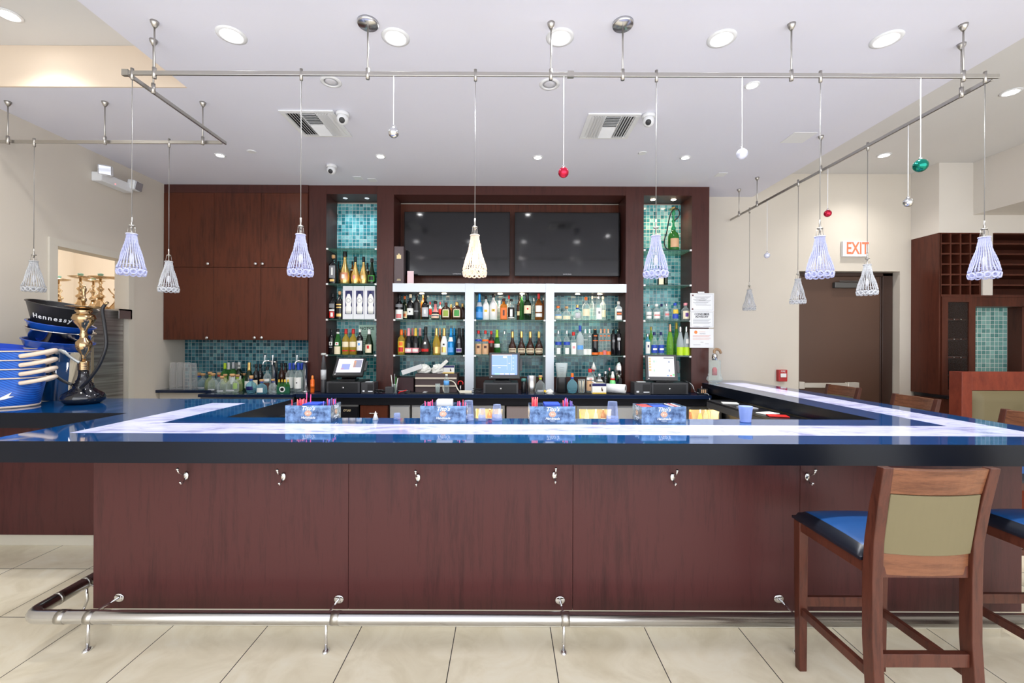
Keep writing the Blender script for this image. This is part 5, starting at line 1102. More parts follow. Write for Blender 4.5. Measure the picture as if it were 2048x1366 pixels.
def cooler(px0, px1, label, seed):
    D = 4.87; x0, x1 = X_(px0, D, 820)+.003, X_(px1, D, 820)-.003; t = thing('glass_door_cooler', label, 'cooler', ((x0+x1)/2, D, 0), 0, 'lit glass door coolers'); w_ = (x1-x0)/2; zt = .82; lin = mat('cooler_liner', srgb(226, 206, 160), .5)
    b = MB(); b.box(-w_, w_, .48, .5, .05, zt); b.box(-w_, -w_+.02, .021, .48, .05, zt); b.box(w_-.02, w_, .021, .48, .05, zt); b.box(-w_+.02, w_-.02, .021, .48, zt-.02, zt); b.box(-w_+.02, w_-.02, .021, .48, .05, .07); b.build('body', lin, t)
    b = MB(); b.box(-w_, -w_+.03, 0, .02, .06, zt-.002); b.box(w_-.03, w_, 0, .02, .06, zt-.002); b.box(-w_+.03, w_-.03, 0, .02, zt-.04, zt-.002); b.box(-w_+.03, w_-.03, 0, .02, .06, .10); d_ = b.build('door_frame', M_steel, t, .002)
    MB().box(-w_+.03, w_-.03, .008, .012, .10, zt-.04).build('door_glass', G_clear, d_)
    MB().box(-w_+.05, w_-.05, .05, .07, zt-.032, zt-.0205).build('light_tube', mat('cooler_tube', (1, .85, .6), .3, emit=8), t)
    MB().box(-w_+.021, w_-.021, .1, .47, .52, .53).build('wire_shelf', M_steel, t)
    lamp('cooler_light', (t.location.x, D+.1, zt-.06), 2.2, (1, .82, .55), 'POINT', .03)
    R = random.Random(seed); n = max(3, int(w_*2/.09))
    for k in range(n):
        x = -w_+.06+(2*w_-.12)*k/max(1, n-1)
        make_bottle('beer_bottle', ('%s bottle in the %s' % (('leftmost', 'second', 'third', 'fourth', 'fifth', 'sixth')[k], label.replace('lit ', '').split(',')[0])), (t.location.x+x, D+.2+.06*(k % 2), .5303), .22+.02*R.random(), .03, R.choice(['slope', 'std']), R.choice(['yellow', 'clear', 'amber']), R.choice(['gold', 'white', 'silver']), [(.1, .45, 70, R.choice(['cream', 'kraft', 'white']))], seg=12, group='bottles in the coolers')
cooler(946, 1010, 'left lit glass door cooler behind clear cups', 1); cooler(1153, 1228, 'middle lit glass door cooler right of third caddy', 2); cooler(1372, 1444, 'right lit glass door cooler below the charger', 3)
# ================================================================ things on the bar
ZB_ = BT+.0007
M_tin = mat('blue_tin', srgb(66, 92, 130), .25, .55)
def tinmat():
    m = M_tin; L = m.node_tree.links; b = m.node_tree.nodes['Principled BSDF']; tc = N(m, 'ShaderNodeTexCoord')
    n = N(m, 'ShaderNodeTexNoise', Scale=28, Detail=4, Roughness=.6); L.new(tc.outputs['Object'], n.inputs[0])
    r = ramp(m, [(.35, srgb(46, 66, 100)), (.65, srgb(120, 150, 188))]); L.new(n.outputs[0], r.inputs[0]); L.new(r.outputs[0], b.inputs['Base Color'])
tinmat(); M_cop = mat('medallion', (.62, .34, .24), .35, .4)
def make_caddy(label):
    t = thing('bar_caddy', label, 'bar caddy', (0, 0, 0), 0, 'blue tin straw and napkin caddies'); w_, d, h = .132, .15, .098
    b = MB(); b.box(-w_, w_, 0, .0025, 0, h); b.box(-w_, w_, d-.0025, d, 0, h); b.box(-w_, -w_+.0025, .0025, d-.0025, 0, h); b.box(w_-.0025, w_, .0025, d-.0025, 0, h); b.box(-w_+.0025, w_-.0025, .0025, d-.0025, 0, .003)
    b.build('tin_body', M_tin, t)
    b = MB(); b.box(-w_*.38, -w_*.36, .0026, d-.0026, .003, h-.004); b.box(w_*.40, w_*.42, .0026, d-.0026, .003, h-.004); b.build('divider', M_tin, t)
    def decal(parent, M, s=1.0):
        me = text('lettering', "Tito's", .034*s, M_paper, parent, M @ Vector((0, -.0006, .081)), (PI/2, 0, M.to_euler().z), .0003, .3, .0008)
        b = MB(); b.M = M @ TR((0, -.0002, .0525)) @ RX(PI/2); b.lathe([(.0215*s, 0), (.0215*s, .0008), (.019*s, .0012)], 28, 1, .72); b.build('medallion', M_cop, parent)
        b = MB(); b.M = M @ TR((0, -.0014, .0525)) @ RX(PI/2); b.torus((0, 0, 0), .018*s, .0008, 24, 4); b.M = b.M @ TR((0, 0, .0002)); b.lathe([(.006*s, 0), (.002, .0008)], 3, 1, 1.3, smooth=False, c=(-.004, 0, 0)); b.lathe([(.005*s, 0), (.002, .0008)], 8, c=(.007, 0, 0)); b.build('medallion_figure', cmat('cream'), parent)
        text('lettering', 'Handmade', .019*s, M_paper, parent, M @ Vector((0, -.0006, .0275)), (PI/2, 0, M.to_euler().z), .0003, .3, .0006); text('lettering', 'VODKA', .009*s, M_paper, parent, M @ Vector((0, -.0006, .014)), (PI/2, 0, M.to_euler().z), .0003)
    decal(t, Matrix())
    decal(t, TR((w_, d/2, 0)) @ RZ(PI/2), .9); decal(t, TR((-w_, d/2, 0)) @ RZ(-PI/2), .9)
    return t
cad = [(616, 2.50, 0, 'straw caddy nearest the left arm of the bar, full of pink straws'), (886, 2.50, 0, 'straw caddy with a white napkin stack standing up'), (1105, 2.50, 0, 'straw caddy with a bunch of bright red straws'), (1328, 2.505, .06, 'rightmost straw caddy, slightly turned, with red contents')]
c0 = make_caddy(cad[0][3]); roots = [c0]+[copy_tree(c0, label=c[3]) for c in cad[1:]]
for r_, (px, D, rz, l) in zip(roots, cad): r_.location = (X_(px, D, 840), D, ZB_); r_.rotation_euler = (0, 0, rz)
SC = {'pink': (235, 70, 130), 'red': (226, 40, 70), 'salmon': (232, 110, 100), 'violet': (110, 90, 190), 'grey': (150, 160, 170), 'black': (24, 24, 30)}
def straws(ri, x0, x1, n, cols, lab, top=(.118, .128), seed=1):
    r_ = roots[ri]; R = random.Random(seed); M = TR(r_.location) @ RZ(r_.rotation_euler.z)
    for k in range(n):
        x = R.uniform(x0, x1); y = R.uniform(.02, .11); c_ = R.choice(cols); h = R.uniform(*top); lean = R.uniform(-.010, .010)
        b = MB(); b.M = M; b.tube([(x, y, .004), (x+lean, y+R.uniform(0, .015), h)], .0026, 5)
        tag(b.build('straw', mat('straw_'+c_, srgb(*SC[c_]), .35)), '%s drinking straw standing in %s' % (c_, lab), 'straw', 'drinking straws in the caddies')
straws(0, -.118, -.06, 14, ['salmon', 'pink', 'red'], 'left compartment of the leftmost caddy', seed=1)
straws(0, .064, .122, 16, ['pink', 'grey', 'violet', 'black'], 'right compartment of the leftmost caddy', seed=2)
straws(0, -.05, -.02, 3, ['pink'], 'middle of the leftmost caddy', (.14, .165), 3)
straws(1, -.11, -.07, 7, ['pink'], 'left end of the napkin caddy', (.112, .122), 4); straws(1, .07, .12, 7, ['pink', 'violet', 'red'], 'right end of the napkin caddy', (.11, .122), 5)
straws(2, -.122, -.075, 14, ['red', 'salmon'], 'left end of the red straw caddy', (.13, .142), 6); straws(2, .07, .122, 12, ['pink', 'violet', 'red'], 'right end of the red straw caddy', (.12, .138), 7)
def stack(ri, x0, x1, y0, y1, h, m, label, name='napkin_stack'):
    r_ = roots[ri]; b = MB(); b.M = TR(r_.location) @ RZ(r_.rotation_euler.z); b.box(x0, x1, y0, y1, .0035, h); tag(b.build(name, m, None, .002), label, 'napkins')
M_nap = mat('blue_napkin', srgb(26, 70, 190), .5)
stack(0, -.044, .048, .02, .13, .103, M_nap, 'blue napkin stack in the leftmost caddy'); stack(1, -.044, .048, .04, .09, .128, M_paper, 'white napkin stack upright in the second caddy')
stack(2, -.044, .048, .02, .13, .108, M_nap, 'blue napkin stack in the red straw caddy'); stack(3, -.044, .048, .02, .13, .092, M_nap, 'blue napkin stack in the rightmost caddy')
stack(3, -.125, -.056, .01, .13, .094, mat('red_sachet', srgb(226, 70, 66), .4), 'red sachets filling the left end of rightmost caddy', 'sachet_pack')
for k in range(3): stack(3, .06+.02*k, .064+.02*k, .01, .14, .099, cmat('white' if k != 1 else 'rose'), ('white', 'rose', 'second white')[k]+' menu card in the right end of rightmost caddy', 'menu_card')
G_pint = glassy('pint_plastic', (.9, .93, 1), .14, (.45, .55, .85), .15)
def cup(px, top, bot, wtop, wbot, D, label, zb=ZB_, m=None, group='upturned clear cups', name='plastic_tumbler'):
    h = Z_(px, top, D)-zb; rt, rb = wtop*D/F/2, wbot*D/F/2; t = thing(name, label, 'cup', (X_(px, D, 830), D, zb), 0, group)
    MB().lathe([(rb, 0), (rb+.002, .003), (rb, .007), (rt, h-.002), (rt*.96, h), (.001, h)], 24).build('body', m or G_pint, t)
    if rb > rt: MB().lathe([(rb-.002, .012), (rb*.985, .03)], 24).build('rim_band', m or G_pint, t)
    return t
cup(1225, 803, 850, 18, 24, 2.56, 'tall upturned clear cup between red-straw caddy and the rightmost')
cup(937, 801, 848, 17, 22, 2.60, 'tall upturned clear cup touching the napkin caddy')
cup(994, 809, 846, 15, 21, 2.60, 'upturned clear cup left of the red straw caddy')
cup(964, 817, 845, 12, 15, 2.58, 'small upturned glass between two taller clear cups', name='shot_glass')
cup(880, 801, 830, 17, 20, 2.615, 'upturned clear cup behind left half of napkin caddy'); cup(908, 802, 830, 17, 20, 2.615, 'upturned clear cup behind right half of napkin caddy') if False else None
t = cup(1491, 812, 848, 26, 20, 2.57, 'blue plastic cup stack on the bar at right', m=glassy('blue_cup', (.5, .6, .95), .5, (.3, .42, .8), .2), name='blue_cup'); t.pop('group', None) if 'group' in t else None
cup(794, 826, 842, 12, 13, 2.62, 'tiny shot glass left of the second caddy', name='shot_glass', group=None)
t = thing('paper_cone', 'small white paper cone on the bar between first caddies', 'cone', (X_(751, 2.60, 830), 2.60, ZB_)); MB().lathe([(.018, 0), (.001, .05)], 18).build('cone', cmat('white'), t)
# inner ledges behind the right and left arms
t = thing('speed_ledge', 'black working ledge inside the right arm of the bar', 'ledge'); MB().box(2.045, 2.288, 2.70, 4.40, .935, .955).build('shelf', M_blk2, t, .003); MB().box(2.045, 2.06, 2.70, 4.40, .875, .934).build('front', M_dk, t)
t = thing('speed_ledge', 'black working ledge inside the left arm of the bar', 'ledge'); MB().box(-1.718, -1.50, 2.70, 3.45, .905, .935).build('shelf', M_blk2, t, .003); MB().box(-1.52, -1.50, 2.70, 3.45, .2, .904).build('front', M_dk, t)
for k, (y, c_, s) in enumerate(((4.15, 'white', 'white menu on right ledge nearest the far end'), (3.85, 'lightgrey', 'pale menu on right ledge, second from far end'), (3.55, 'white', 'white menu beside the red menu on right ledge'), (3.42, 'red', 'red menu on the right ledge'), (2.98, 'white', 'nearest white menu on right ledge'), (2.86, 'red', 'nearest red menu on right ledge'))):
    b = MB(); b.M = TR((2.15, y, .9554+.001*k)) @ RZ(.3*((k % 3)-1)); b.box(-.07, .07, -.05, .05, 0, .006); tag(b.build('folded_menu', cmat(c_)), s, 'menu', 'menus on the right ledge')
for k, (y, c_, s) in enumerate(((2.85, 'lightgrey', 'pale cloth'), (3.0, 'green', 'green cloth'), (3.2, 'white', 'white cloth'), (3.35, 'grey', 'grey cloth'))): crumple((-1.6, y, .9353), .07, .05, .018, 20+k, cmat(c_), 'bar_cloth', s+' crumpled on the left working ledge', 'cloth')
# ================================================================ left counter: hookah, buckets
M_bz = mat('bronze', (.52, .36, .2), .16, 1); M_bk = mat('hookah_black', (.006, .007, .012), .05, spec=.8)
D = 3.22; hx = X_(167, D, 790)
def px2(w): return w*D/F/2
def zz(py): return Z_(167, py, D)-ZB_
def HB(k=.80):
    q = MB(); q.M = Matrix.Diagonal((k, k, 1, 1)); return q
t = thing('hookah', 'tall bronze hookah with glossy black base on the left counter', 'hookah', (hx, D, ZB_))
HB().lathe([(.11, 0), (.125, .003), (.157, .028), (.16, .05), (.145, .075), (.10, .10), (.075, .118), (.08, .128), (.07, .135), (.072, .145), (.055, .158), (.058, .168), (.045, .18), (.038, .21), (.035, zz(740))], 40).build('glass_base', M_bk, t)
z0 = zz(741); b = HB(); pr = [(.036, z0)]
for k in range(5): pr += [(.042, z0+.004+k*.013), (.042, z0+.010+k*.013), (.038, z0+.013+k*.013)]
b.lathe(pr+[(.02, zz(720))], 28); b.build('collar', M_bz, t)
HB().lathe([(.018, zz(721)), (.016, zz(713)), (.024, zz(708)), (.05, zz(700)), (.062, zz(692)), (.058, zz(684)), (.03, zz(677)), (.028, zz(673)), (.034, zz(670)), (.024, zz(665)), (.026, zz(660)), (.04, zz(654)), (.07, zz(646)), (.088, zz(637)), (.08, zz(630)), (.05, zz(627)), (.066, zz(622)), (.06, zz(620))], 40).build('stem', M_bz, t)
HB().lathe([(.03, zz(620)), (.09, zz(617)), (.128, zz(614)), (.130, zz(613)), (.09, zz(615)), (.001, zz(618))], 40).build('plate', M_bz, t)
HB().lathe([(.012, zz(617)), (.012, zz(604)), (.02, zz(602)), (.02, zz(597)), (.012, zz(595)), (.012, zz(585)), (.018, zz(582)), (.019, zz(577)), (.012, zz(575)), (.012, zz(571))], 20).build('top_stem', M_bz, t)
MB().tube(smooth([(.0, -.03, zz(725)), (-.05, -.045, zz(714)), (-.09, -.05, zz(705)), (-.125, -.05, zz(701)), (-.155, -.05, zz(706))]), [.010]*10+[.014]*11, 10).build('valve', mat('valve_grey', (.45, .48, .48), .3, .5), t)
hose = smooth([(.03, -.05, zz(774)), (.09, -.07, zz(763)), (.155, -.08, zz(744)), (.21, -.085, zz(720)), (.245, -.085, zz(690)), (.235, -.085, zz(655)), (.215, -.08, zz(630)), (.21, -.075, zz(618)), (.222, -.07, zz(611))], 7)
MB().tube(hose, .0115, 10).build('hose', M_blk, t); MB().tube([hose[-1], hose[-1]+Vector((.02, 0, .018))], .010, 10).build('mouthpiece', M_bz, t)
MB().tube(smooth([(-.03, -.055, zz(768)), (-.10, -.07, zz(757)), (-.16, -.075, zz(740)), (-.195, -.06, zz(722)), (-.19, -.04, zz(712))], 7), .010, 10).build('hose', M_blk, t)
# blue nested tubs with handles
M_tub = mat('tub_blue', srgb(22, 82, 176), .35); L = M_tub.node_tree.links; b = M_tub.node_tree.nodes['Principled BSDF']; tc = N(M_tub, 'ShaderNodeTexCoord'); wv = N(M_tub, 'ShaderNodeTexWave', Scale=22, Distortion=0); mp = N(M_tub, 'ShaderNodeMapping'); mp.inputs['Rotation'].default_value = (0, .8, 0); L.new(tc.outputs['Object'], mp.inputs[0]); L.new(mp.outputs[0], wv.inputs[0]); rr_ = ramp(M_tub, [(.2, srgb(18, 74, 166)), (.8, srgb(34, 100, 196))]); L.new(wv.outputs[0], rr_.inputs[0]); L.new(rr_.outputs[0], b.inputs['Base Color'])
M_tubin = mat('tub_inside', srgb(14, 66, 190), .35); M_crm = mat('tub_cream', srgb(226, 206, 186), .45)
D = 3.06; tx = -3.60
def tub(k, label):
    z = .001+k*.062; t = thing('ice_tub', label, 'tub', (tx, D, ZB_+z), 0, 'nested blue ice tubs'); h = .205
    rx, ry = .288, .2
    MB().lathe([(.82, 0), (.86, .012), (1, h)], 40, rx, ry).build('shell', M_tub, t); MB().lathe([(.98, h-.002), (.84, .02), (.0001, .018)], 40, rx, ry).build('lining', M_tubin, t)
    MB().lathe([(1.0, h-.004), (1.02, h-.002), (1.02, h+.004), (.97, h+.004)], 40, rx, ry).build('rim', M_crm, t)
    if k == 0: MB().lathe([(.83, .0), (.845, .0), (.86, .014), (.845, .014)], 40, rx+.004, ry+.004).build('foot_band', M_crm, t)
    b = MB(); b.tube(smooth([(rx*.90, -.085, h-.034), (rx+.02, -.075, h-.026), (rx+.08, -.05, h-.012), (rx+.12, -.02, h+.004), (rx+.115, .01, h+.006), (rx+.08, .03, h-.004), (rx+.01, .05, h-.022)]), .015, 8); b.M = Matrix(); b.build('handle', M_crm, t)
    return t
for k, s in enumerate(('lowest blue tub with white bird mark, bottom of the nested stack', 'second blue tub from the bottom of the nested stack', 'third blue tub from the bottom of the nested stack', 'top cream-rimmed blue tub of the nested stack')): tub(k, s)
# white bird wing mark on the lowest tub, beside the left frame edge
b = MB(); x = 0; b.M = TR((tx+.20, D-.128, ZB_+.078)) @ RZ(.68) @ RX(.08); b.add([(-.07, 0, -.01), (-.02, 0, .0), (.035, 0, .035), (.02, 0, .008), (.045, 0, .004), (.0, 0, -.012), (-.04, 0, -.02)], [tuple(range(7))]); b.M = b.M; o = b.build('bird_mark', cmat('white')); o.parent = [q for q in COL.objects if q.name == 'ice_tub'][0]; o.matrix_parent_inverse = o.parent.matrix_world.inverted() if False else TR(-Vector(o.parent.location)); o.name = 'bird_mark'
t = thing('plain_blue_bucket', 'plain deep blue bucket sitting inside the top tub', 'bucket', (tx-.02, D+.02, ZB_+.30)); b = MB(); b.M = RY(.10); b.lathe([(.20, -.08), (.27, .125), (.272, .13), (.265, .13), (.19, -.06), (.001, -.06)], 36, 1, .62); b.build('shell', M_tubin, t)
b = MB(); b.M = RY(.02); b.lathe([(.22, -.09), (.29, .055), (.28, .055)], 36, 1, .64); b.build('outer_bowl', mat('tub_inside2', srgb(10, 56, 170), .3), t)
# leaning nest of ice buckets
G_bb = glassy('blue_plastic', (.15, .35, .9), .75, (.01, .08, .45), .15)
M_mir = mat('mirror_steel', (.7, .69, .68), .06, 1); M_bkt = mat('bucket_black', (.02, .02, .022), .3)
base_p = P(100, 804, 3.41); base_p.z = ZB_
def nest(s, h, r0, r1, tilt, m, name, label, extra=None, dx=0):
    o = Vector((base_p.x+dx+.03, base_p.y, base_p.z+s)); t = thing(name, label, 'bucket', o, 0, 'leaning nest of ice buckets'); t.rotation_euler = (0, tilt, 0)
    MB().lathe([(r0*.96, 0), (r0, .004), (r1, h), (r1+.008, h+.003), (r1+.008, h+.009), (r1-.002, h+.009), (r1-.004, h), (r0-.004, .008), (.001, .008)], 44).build('shell', m, t)
    if extra: extra(t, h, r0, r1)
    return t
nest(.002, .40, .085, .185, .06, M_mir, 'steel_bucket', 'tall dark steel bucket at the bottom of leaning nest')
nest(.24, .15, .13, .185, .12, M_mir, 'steel_bucket', 'wide mirror steel bucket under the lower blue one', dx=.015)
nest(.31, .15, .15, .205, .15, G_bb, 'blue_bucket', 'lower translucent blue bucket in the leaning nest', dx=.02)
nest(.395, .15, .14, .198, .18, M_mir, 'steel_bucket', 'upper mirror steel bucket between the blue ones', dx=.03)
nest(.455, .14, .14, .195, .2, G_bb, 'blue_bucket', 'upper blue bucket directly under the black one', dx=.035)
def hen_(t, h, r0, r1):
    # lettering wrapped around the front of the bucket
    n = 8; word = 'Hennessy'; widths = dict(H=.040, e=.029, n=.031, s=.025, y=.029); tot = sum(widths[c] for c in word); a = -tot/2
    for c in word:
        a += widths[c]/2; R_ = (r0+r1)/2+.006; ang = a/R_+.5
        o = text('lettering', c, .05, M_paper, t, (R_*math.sin(ang), -R_*math.cos(ang), h*.47), (PI/2+.32, 0, ang), .0012, bold=.0006); a += widths[c]/2
nest(.575, .165, .15, .205, .22, M_bkt, 'black_bucket', 'black lettered ice bucket on top of the leaning nest', hen_, dx=.04)
b = MB(); b.M = TR((base_p.x+.155, 3.30, ZB_+.30)) @ RY(.5); b.box(-.035, .035, -.01, .01, -.04, .04); tag(b.build('black_tag', M_blk, None, .004), 'black card tag hanging beside tub handles', 'tag') if False else None
# hookahs in the kitchen opening
sh = thing('steel_shelf', 'steel shelf behind the half door holding the brass hookahs', 'shelf', (-4.75, 4.95, 0))
MB().box(-.75, .60, -.22, .22, 1.85, 1.88).build('shelf_top', M_steel, sh)
for x in (-.72, .57):
    for y in (-.19, .19): MB().tube([(x, y, 0), (x, y, 1.85)], .015, 8).build('leg', M_steel, sh)
M_br = mat('hookah_brass', (.66, .5, .32), .18, 1)
def mk(label):
    t = thing('brass_hookah', label, 'hookah', (0, 0, 0), 0, 'brass hookahs behind the half door')
    MB().lathe([(.075, 0), (.08, .006), (.07, .03), (.035, .08), (.025, .12)], 24).build('base', M_br, t)
    MB().lathe([(.022, .12), (.04, .135), (.045, .15), (.02, .17), (.016, .20), (.032, .22), (.034, .235), (.014, .25), (.012, .28), (.024, .295), (.012, .31), (.012, .345)], 20).build('stem', M_br, t)
    MB().lathe([(.001, .335), (.07, .345), (.105, .36), (.106, .364), (.07, .35), (.001, .345)], 28).build('plate', M_br, t)
    MB().lathe([(.01, .35), (.022, .375), (.026, .395), (.018, .40)], 14).build('bowl', mat('bowl_green', (.15, .3, .25), .3), t)
    MB().tube([(.02, -.02, .16), (.05, -.05, .20), (.07, -.06, .24)], .007, 8).build('valve', M_br, t)
    return t
h0 = mk('leftmost brass hookah behind the half door, partly cut off by the frame'); h0.location = (X_(117, 5.02, 600), 5.02, 1.8805)
for px, D, rz, s in ((161, 4.82, 2.0, 'second brass hookah behind the half door, above the black hookah stem'), (187, 5.12, 1, 'brass hookah farthest back on the steel shelf'), (201, 4.83, 3, 'front brass hookah with wide plate, centre of the opening'), (235, 4.9, 4, 'rightmost brass hookah beside the beaded pendant')):
    copy_tree(h0, (X_(px, D, 600), D, 1.8805), rz, s)
# ================================================================ bar stools
M_vin = mat('seat_vinyl_blue_light', (.008, .075, .26), .38, spec=.6, coat=.1); M_olive = mat('olive_upholstery', srgb(108, 98, 70), .65)  # seat blue is cool light on black vinyl, painted into its colour
def make_stool(label):
    t = thing('bar_stool', label, 'bar stool')
    for s in (-1, 1):
        MB().sweep([(s*.185, .20, 0), (s*.187, .20, .4), (s*.187, .20, .70)], [.034, .04, .042], [.034, .04, .042]).build('front_leg', M_stool, t, .003)
        MB().sweep([(s*.186, -.235, 0), (s*.187, -.212, .2), (s*.187, -.197, .42), (s*.187, -.197, .66), (s*.187, -.205, .80), (s*.19, -.228, .94), (s*.194, -.26, 1.087)], [.036, .038, .04, .04, .04, .04, .038], [.045, .05, .05, .05, .045, .04, .03]).build('rear_leg', M_stool, t, .003)
    b = MB(); b.box(-.165, .165, .185, .212, .655, .70); b.box(-.165, .165, -.21, -.18, .655, .70); b.box(-.200, -.172, -.172, .18, .655, .70); b.box(.172, .200, -.172, .18, .655, .70); b.build('seat_frame', M_stool, t, .002)
    # domed cushion
    b = MB(); n = 22; vs = []; fs = []
    for j in range(n+1):
        for i in range(n+1):
            u, v = -1+2*i/n, -1+2*j/n; w_ = .208; d0, d1 = -.168, .238
            k = max(abs(u), abs(v)); e = max(0, (k-.72)/.28); z = .742+.022*(1-abs(u)**2.5)*(1-abs(v)**2.5)-.030*e**2.6
            vs.append((u*w_*(1-.012*v), d0+(d1-d0)*(v+1)/2, z))
    for j in range(n):
        for i in range(n): a = j*(n+1)+i; fs.append((a, a+1, a+n+2, a+n+1))
    b.add(vs, fs, True)
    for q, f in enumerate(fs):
        if min(q % n, n-1-q % n, q//n, n-1-q//n) < 2: b.mi[q] = 1  # outer rows stay black vinyl, without the painted blue light
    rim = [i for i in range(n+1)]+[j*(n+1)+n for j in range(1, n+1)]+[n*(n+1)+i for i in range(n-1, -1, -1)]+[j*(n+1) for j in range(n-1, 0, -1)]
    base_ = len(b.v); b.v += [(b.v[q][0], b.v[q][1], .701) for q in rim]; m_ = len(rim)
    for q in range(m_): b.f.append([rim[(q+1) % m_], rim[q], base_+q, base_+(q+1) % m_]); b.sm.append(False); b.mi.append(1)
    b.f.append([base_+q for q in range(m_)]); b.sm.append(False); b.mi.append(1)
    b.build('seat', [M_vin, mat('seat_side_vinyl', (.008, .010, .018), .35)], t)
    def curved(z0, z1, y0, y1, th, name, m, w_=.166, bow=.022):
        b = MB(); k = 12; vs = []; 
        for i in range(k+1):
            u = -1+2*i/k; off = -bow*(1-u*u)
            for (z, y) in ((z0, y0), (z1, y1)):
                for s in (-1, 1): vs.append((u*w_*(1+.02*(z > 1)), y+off+s*th/2, z))
        fs = []
        for i in range(k):
            a, c = i*4, i*4+4; fs += [(a, c, c+2, a+2), (a+1, a+3, c+3, c+1), (a+2, c+2, c+3, a+3), (a, a+1, c+1, c)]
        fs += [(0, 2, 3, 1), (k*4, k*4+1, k*4+3, k*4+2)]
        b.add(vs, fs, False); return b.build(name, m, t, .003)
    curved(.985, 1.083, -.236, -.258, .022, 'top_rail', M_stool2, .176); curved(.75, .984, -.200, -.235, .032, 'back_pad', M_olive, .1665); curved(.665, .748, -.196, -.199, .022, 'lower_rail', M_stool2, .1665, .012)
    MB().box(-.166, .166, .19, .21, .30, .345).build('front_stretcher', M_stool, t, .002); MB().box(-.166, .166, -.215, -.190, .32, .37).build('rear_stretcher', M_stool, t, .002)
    for s in (-1, 1): MB().sweep([(s*.187, -.18, 0), (s*.187, .18, 0)], .022, .03).build('side_stretcher', M_stool, t) if False else MB().box(s*.187-.011, s*.187+.011, -.19, .18, .262, .298).build('side_stretcher', M_stool, t, .002)
    return t
s0 = make_stool('nearest bar stool with its olive back towards the camera'); s0.location = (1.582, 1.84, 0); s0['group'] = 'bar stools'
copy_tree(s0, (2.435, 1.87, 0), .0, 'bar stool cut off by the right edge of the picture')
for x, y, rz, s in ((3.30, 4.55, PI/2+.05, 'farthest bar stool outside the right arm, before the exit door'), (3.24, 3.70, PI/2-.02, 'bar stool outside the right arm before the glazed wine cabinet'), (3.20, 2.80, PI/2, 'bar stool outside the right arm beside the booth')):
    copy_tree(s0, (x, y, 0), rz, s)
# ================================================================ wine wall on the right
wr = thing('wine_cabinet', 'tall wood wine cabinet with lattice rack and glazed door', 'cabinet')
XA, XB_ = XS+.002, X_(1953, 5.05)       # left unit
Zt = 2.829; zm = Z_(1900, 592, 5.05)
MB().box(XA, XA+.02, 5.05, YB-.002, .94, Zt).build('side_panel', M_rack, wr)
lat0, lat1 = X_(1881, 5.05), X_(1960, 5.05)
MB().box(XA+.021, XR-.02, 5.36, YB-.003, .94, Zt).build('back_panel', M_rack, wr)
lw = MB(); nC, nR = 4, 6
z0l, z1l = zm+.01, Zt-.002
xs_ = [lat0+(lat1-lat0)*i/nC for i in range(nC+1)]; zs_ = [z0l+(z1l-z0l)*i/nR for i in range(nR+1)]
for x in xs_: lw.box(x-.009, x+.009, 5.05, 5.359, z0l, z1l)
for z in zs_: lw.box(lat0-.009, lat1+.009, 5.052, 5.358, z-.009, z+.009)
lw.build('bottle_lattice', M_rack, wr)
MB().box(lat1+.02, X_(1983, 5.05), 5.04, 5.35, zm+.01, Zt-.001).build('grey_post', M_soff, wr)
sl = MB(); rx0 = X_(1984, 5.05)
for k in range(7): z = z0l+(z1l-z0l)*k/6; sl.box(rx0, XR-.02, 5.06, 5.359, z-.009, z+.009)
sl.build('wine_shelf', M_rack, wr)
MB().box(XA+.021, XR-.02, 5.04, 5.359, zm-.012, zm+.009).build('rail', M_rack, wr)
gx0, gx1 = X_(1884, 5.04), X_(1951, 5.04); zb = Z_(1900, 790, 5.04)
b = MB(); ix0, ix1 = X_(1896, 5.04), X_(1938, 5.04); iz0, iz1 = Z_(1915, 780, 5.04), Z_(1915, 604, 5.04)
b.box(gx0, ix0, 5.04, 5.065, zb, zm-.013); b.box(ix1, gx1, 5.04, 5.065, zb, zm-.013); b.box(ix0, ix1, 5.04, 5.065, iz1, zm-.013); b.box(ix0, ix1, 5.04, 5.065, zb, iz0)
dr = b.build('glazed_door', M_rack, wr); MB().box(ix0, ix1, 5.050, 5.054, iz0, iz1).build('door_glass', glassy('smoked_glass', (.9, .88, .86), .03, (.1, .09, .09)), dr)
for py in (638, 677, 713, 750):
    z = Z_(1915, py, 5.15); s_ = MB().box(gx0+.01, gx1-.01, 5.08, 5.35, z-.018, z).build('inner_shelf', M_rack, wr)
    for fx in (.42, .75): x = ix0+(ix1-ix0)*fx; b = MB(); b.M = TR((x, 5.079, z-.009)) @ RX(PI/2); b.lathe([(.008, 0), (.012, .012), (.001, .016)], 12); b.build('knob', M_polish, s_)
MB().box(gx0-.001, gx0+.02, 5.066, 5.36, zb, zm-.013).build('side_panel', M_rack, wr); MB().box(gx1-.018, gx1+.001, 5.066, 5.36, zb, zm-.013).build('side_panel', M_rack, wr)
hz = Z_(1985, 613, 5.05); MB().box(gx1+.002, XR-.02, 5.045, 5.359, hz, zm-.013).build('header', M_rack, wr)
tx0, tx1 = X_(1952, 5.2), X_(2024, 5.2)
MB().box(gx1+.002, tx1+.14, 5.25, 5.27, 1.0, hz).build('mosaic_panel', M_rtile, wr)
MB().box(tx1, XR-.02, 5.10, 5.249, .95, hz-.001).build('column', M_rack, wr)
MB().box(XA, XR-.02, 4.96, 5.36, .90, .938).build('ledge', M_blk2, wr, .003)
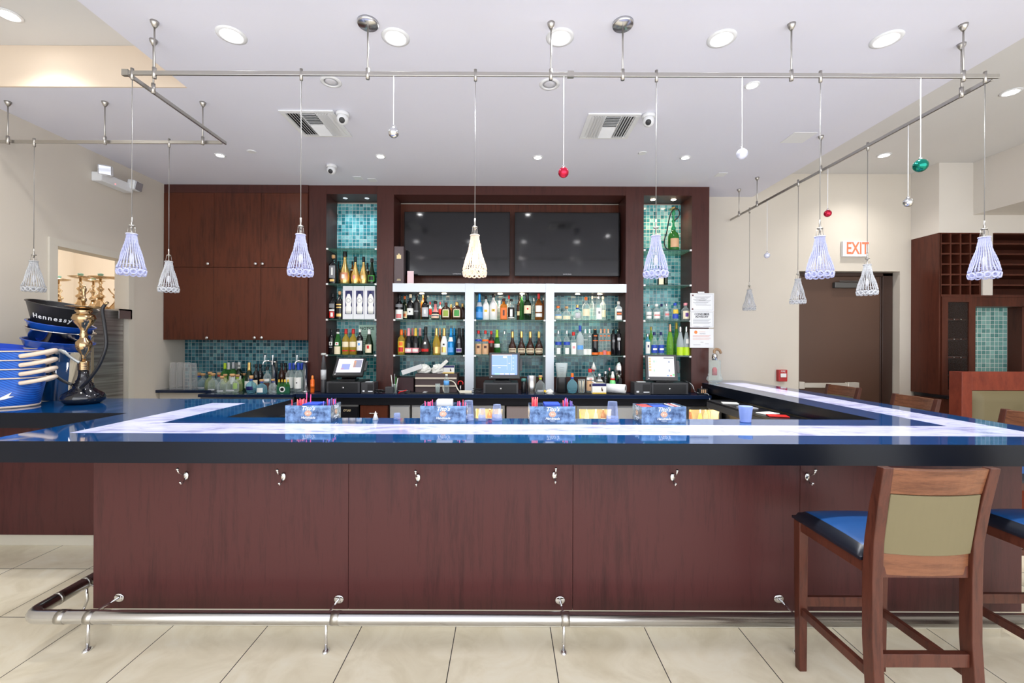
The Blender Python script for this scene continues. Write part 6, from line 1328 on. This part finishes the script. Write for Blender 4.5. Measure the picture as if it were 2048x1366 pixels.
MB().box(XA+.01, XR-.02, 5.0, 5.36, 0, .899).build('base_cupboard', M_rack, wr)
# booth
bo = thing('booth_bench', 'red wood booth bench with tufted olive backrest', 'booth', (0, 0, 0))
D = 4.1; bx = X_(1924, D); bz = Z_(1990, 744, D)
b = MB(); b.add([(bx, D, 0), (bx+.10, D, 0), (bx+.10, D, bz), (bx-.0, D, bz), (bx, D+.12, 0), (bx+.10, D+.12, 0), (bx+.10, D+.12, bz), (bx, D+.12, bz)], [(0, 1, 2, 3), (4, 7, 6, 5), (0, 3, 7, 4), (1, 5, 6, 2), (3, 2, 6, 7), (0, 4, 5, 1)]); b.build('end_post', M_booth, bo, .004)
zc = Z_(1990, 782, D)
MB().box(bx+.101, bx+1.9, D+.005, D+.10, zc+.004, bz).build('top_panel', M_booth, bo, .004)
MB().box(bx+.101, bx+1.9, D+.02, D+.10, 0, zc+.003).build('back_panel', M_booth, bo)
b = MB(); n = 24; m_ = 12; vs = []; fs = []; x0, x1, z0, z1 = bx+.102, bx+1.8, .5, zc
bt = [(x0+.40, zc-.22), (x0+.85, zc-.22), (x0+1.3, zc-.22)]
for j in range(m_+1):
    for i in range(n*2+1):
        x = x0+(x1-x0)*i/(n*2); z = z0+(z1-z0)*j/m_; e = min(1, min(x-x0, z1-z)/.05); d = .015+.05*math.sqrt(max(0, 1-(1-e)**2))
        for q in bt: d -= .03*math.exp(-(((x-q[0])**2+(z-q[1])**2)/.003))
        vs.append((x, D+.02-d, z))
w2 = n*2+1
for j in range(m_):
    for i in range(n*2): a = j*w2+i; fs.append((a, a+1, a+w2+1, a+w2))
b.add(vs, fs, True); b.box(x0, x1, D+.006, D+.019, z0, z1); cu = b.build('back_cushion', M_olive, bo)
for q in bt: MB().ball((q[0], D-.018, q[1]), .012).build('button', mat('button_cream', srgb(226, 214, 186), .4), cu)
MB().box(bx+.10, bx+1.8, D-.5, D-.06, .38, .48).build('seat', M_olive, bo, .02); MB().box(bx+.10, bx+1.8, D-.46, D+.0, 0, .379).build('plinth', M_booth, bo)
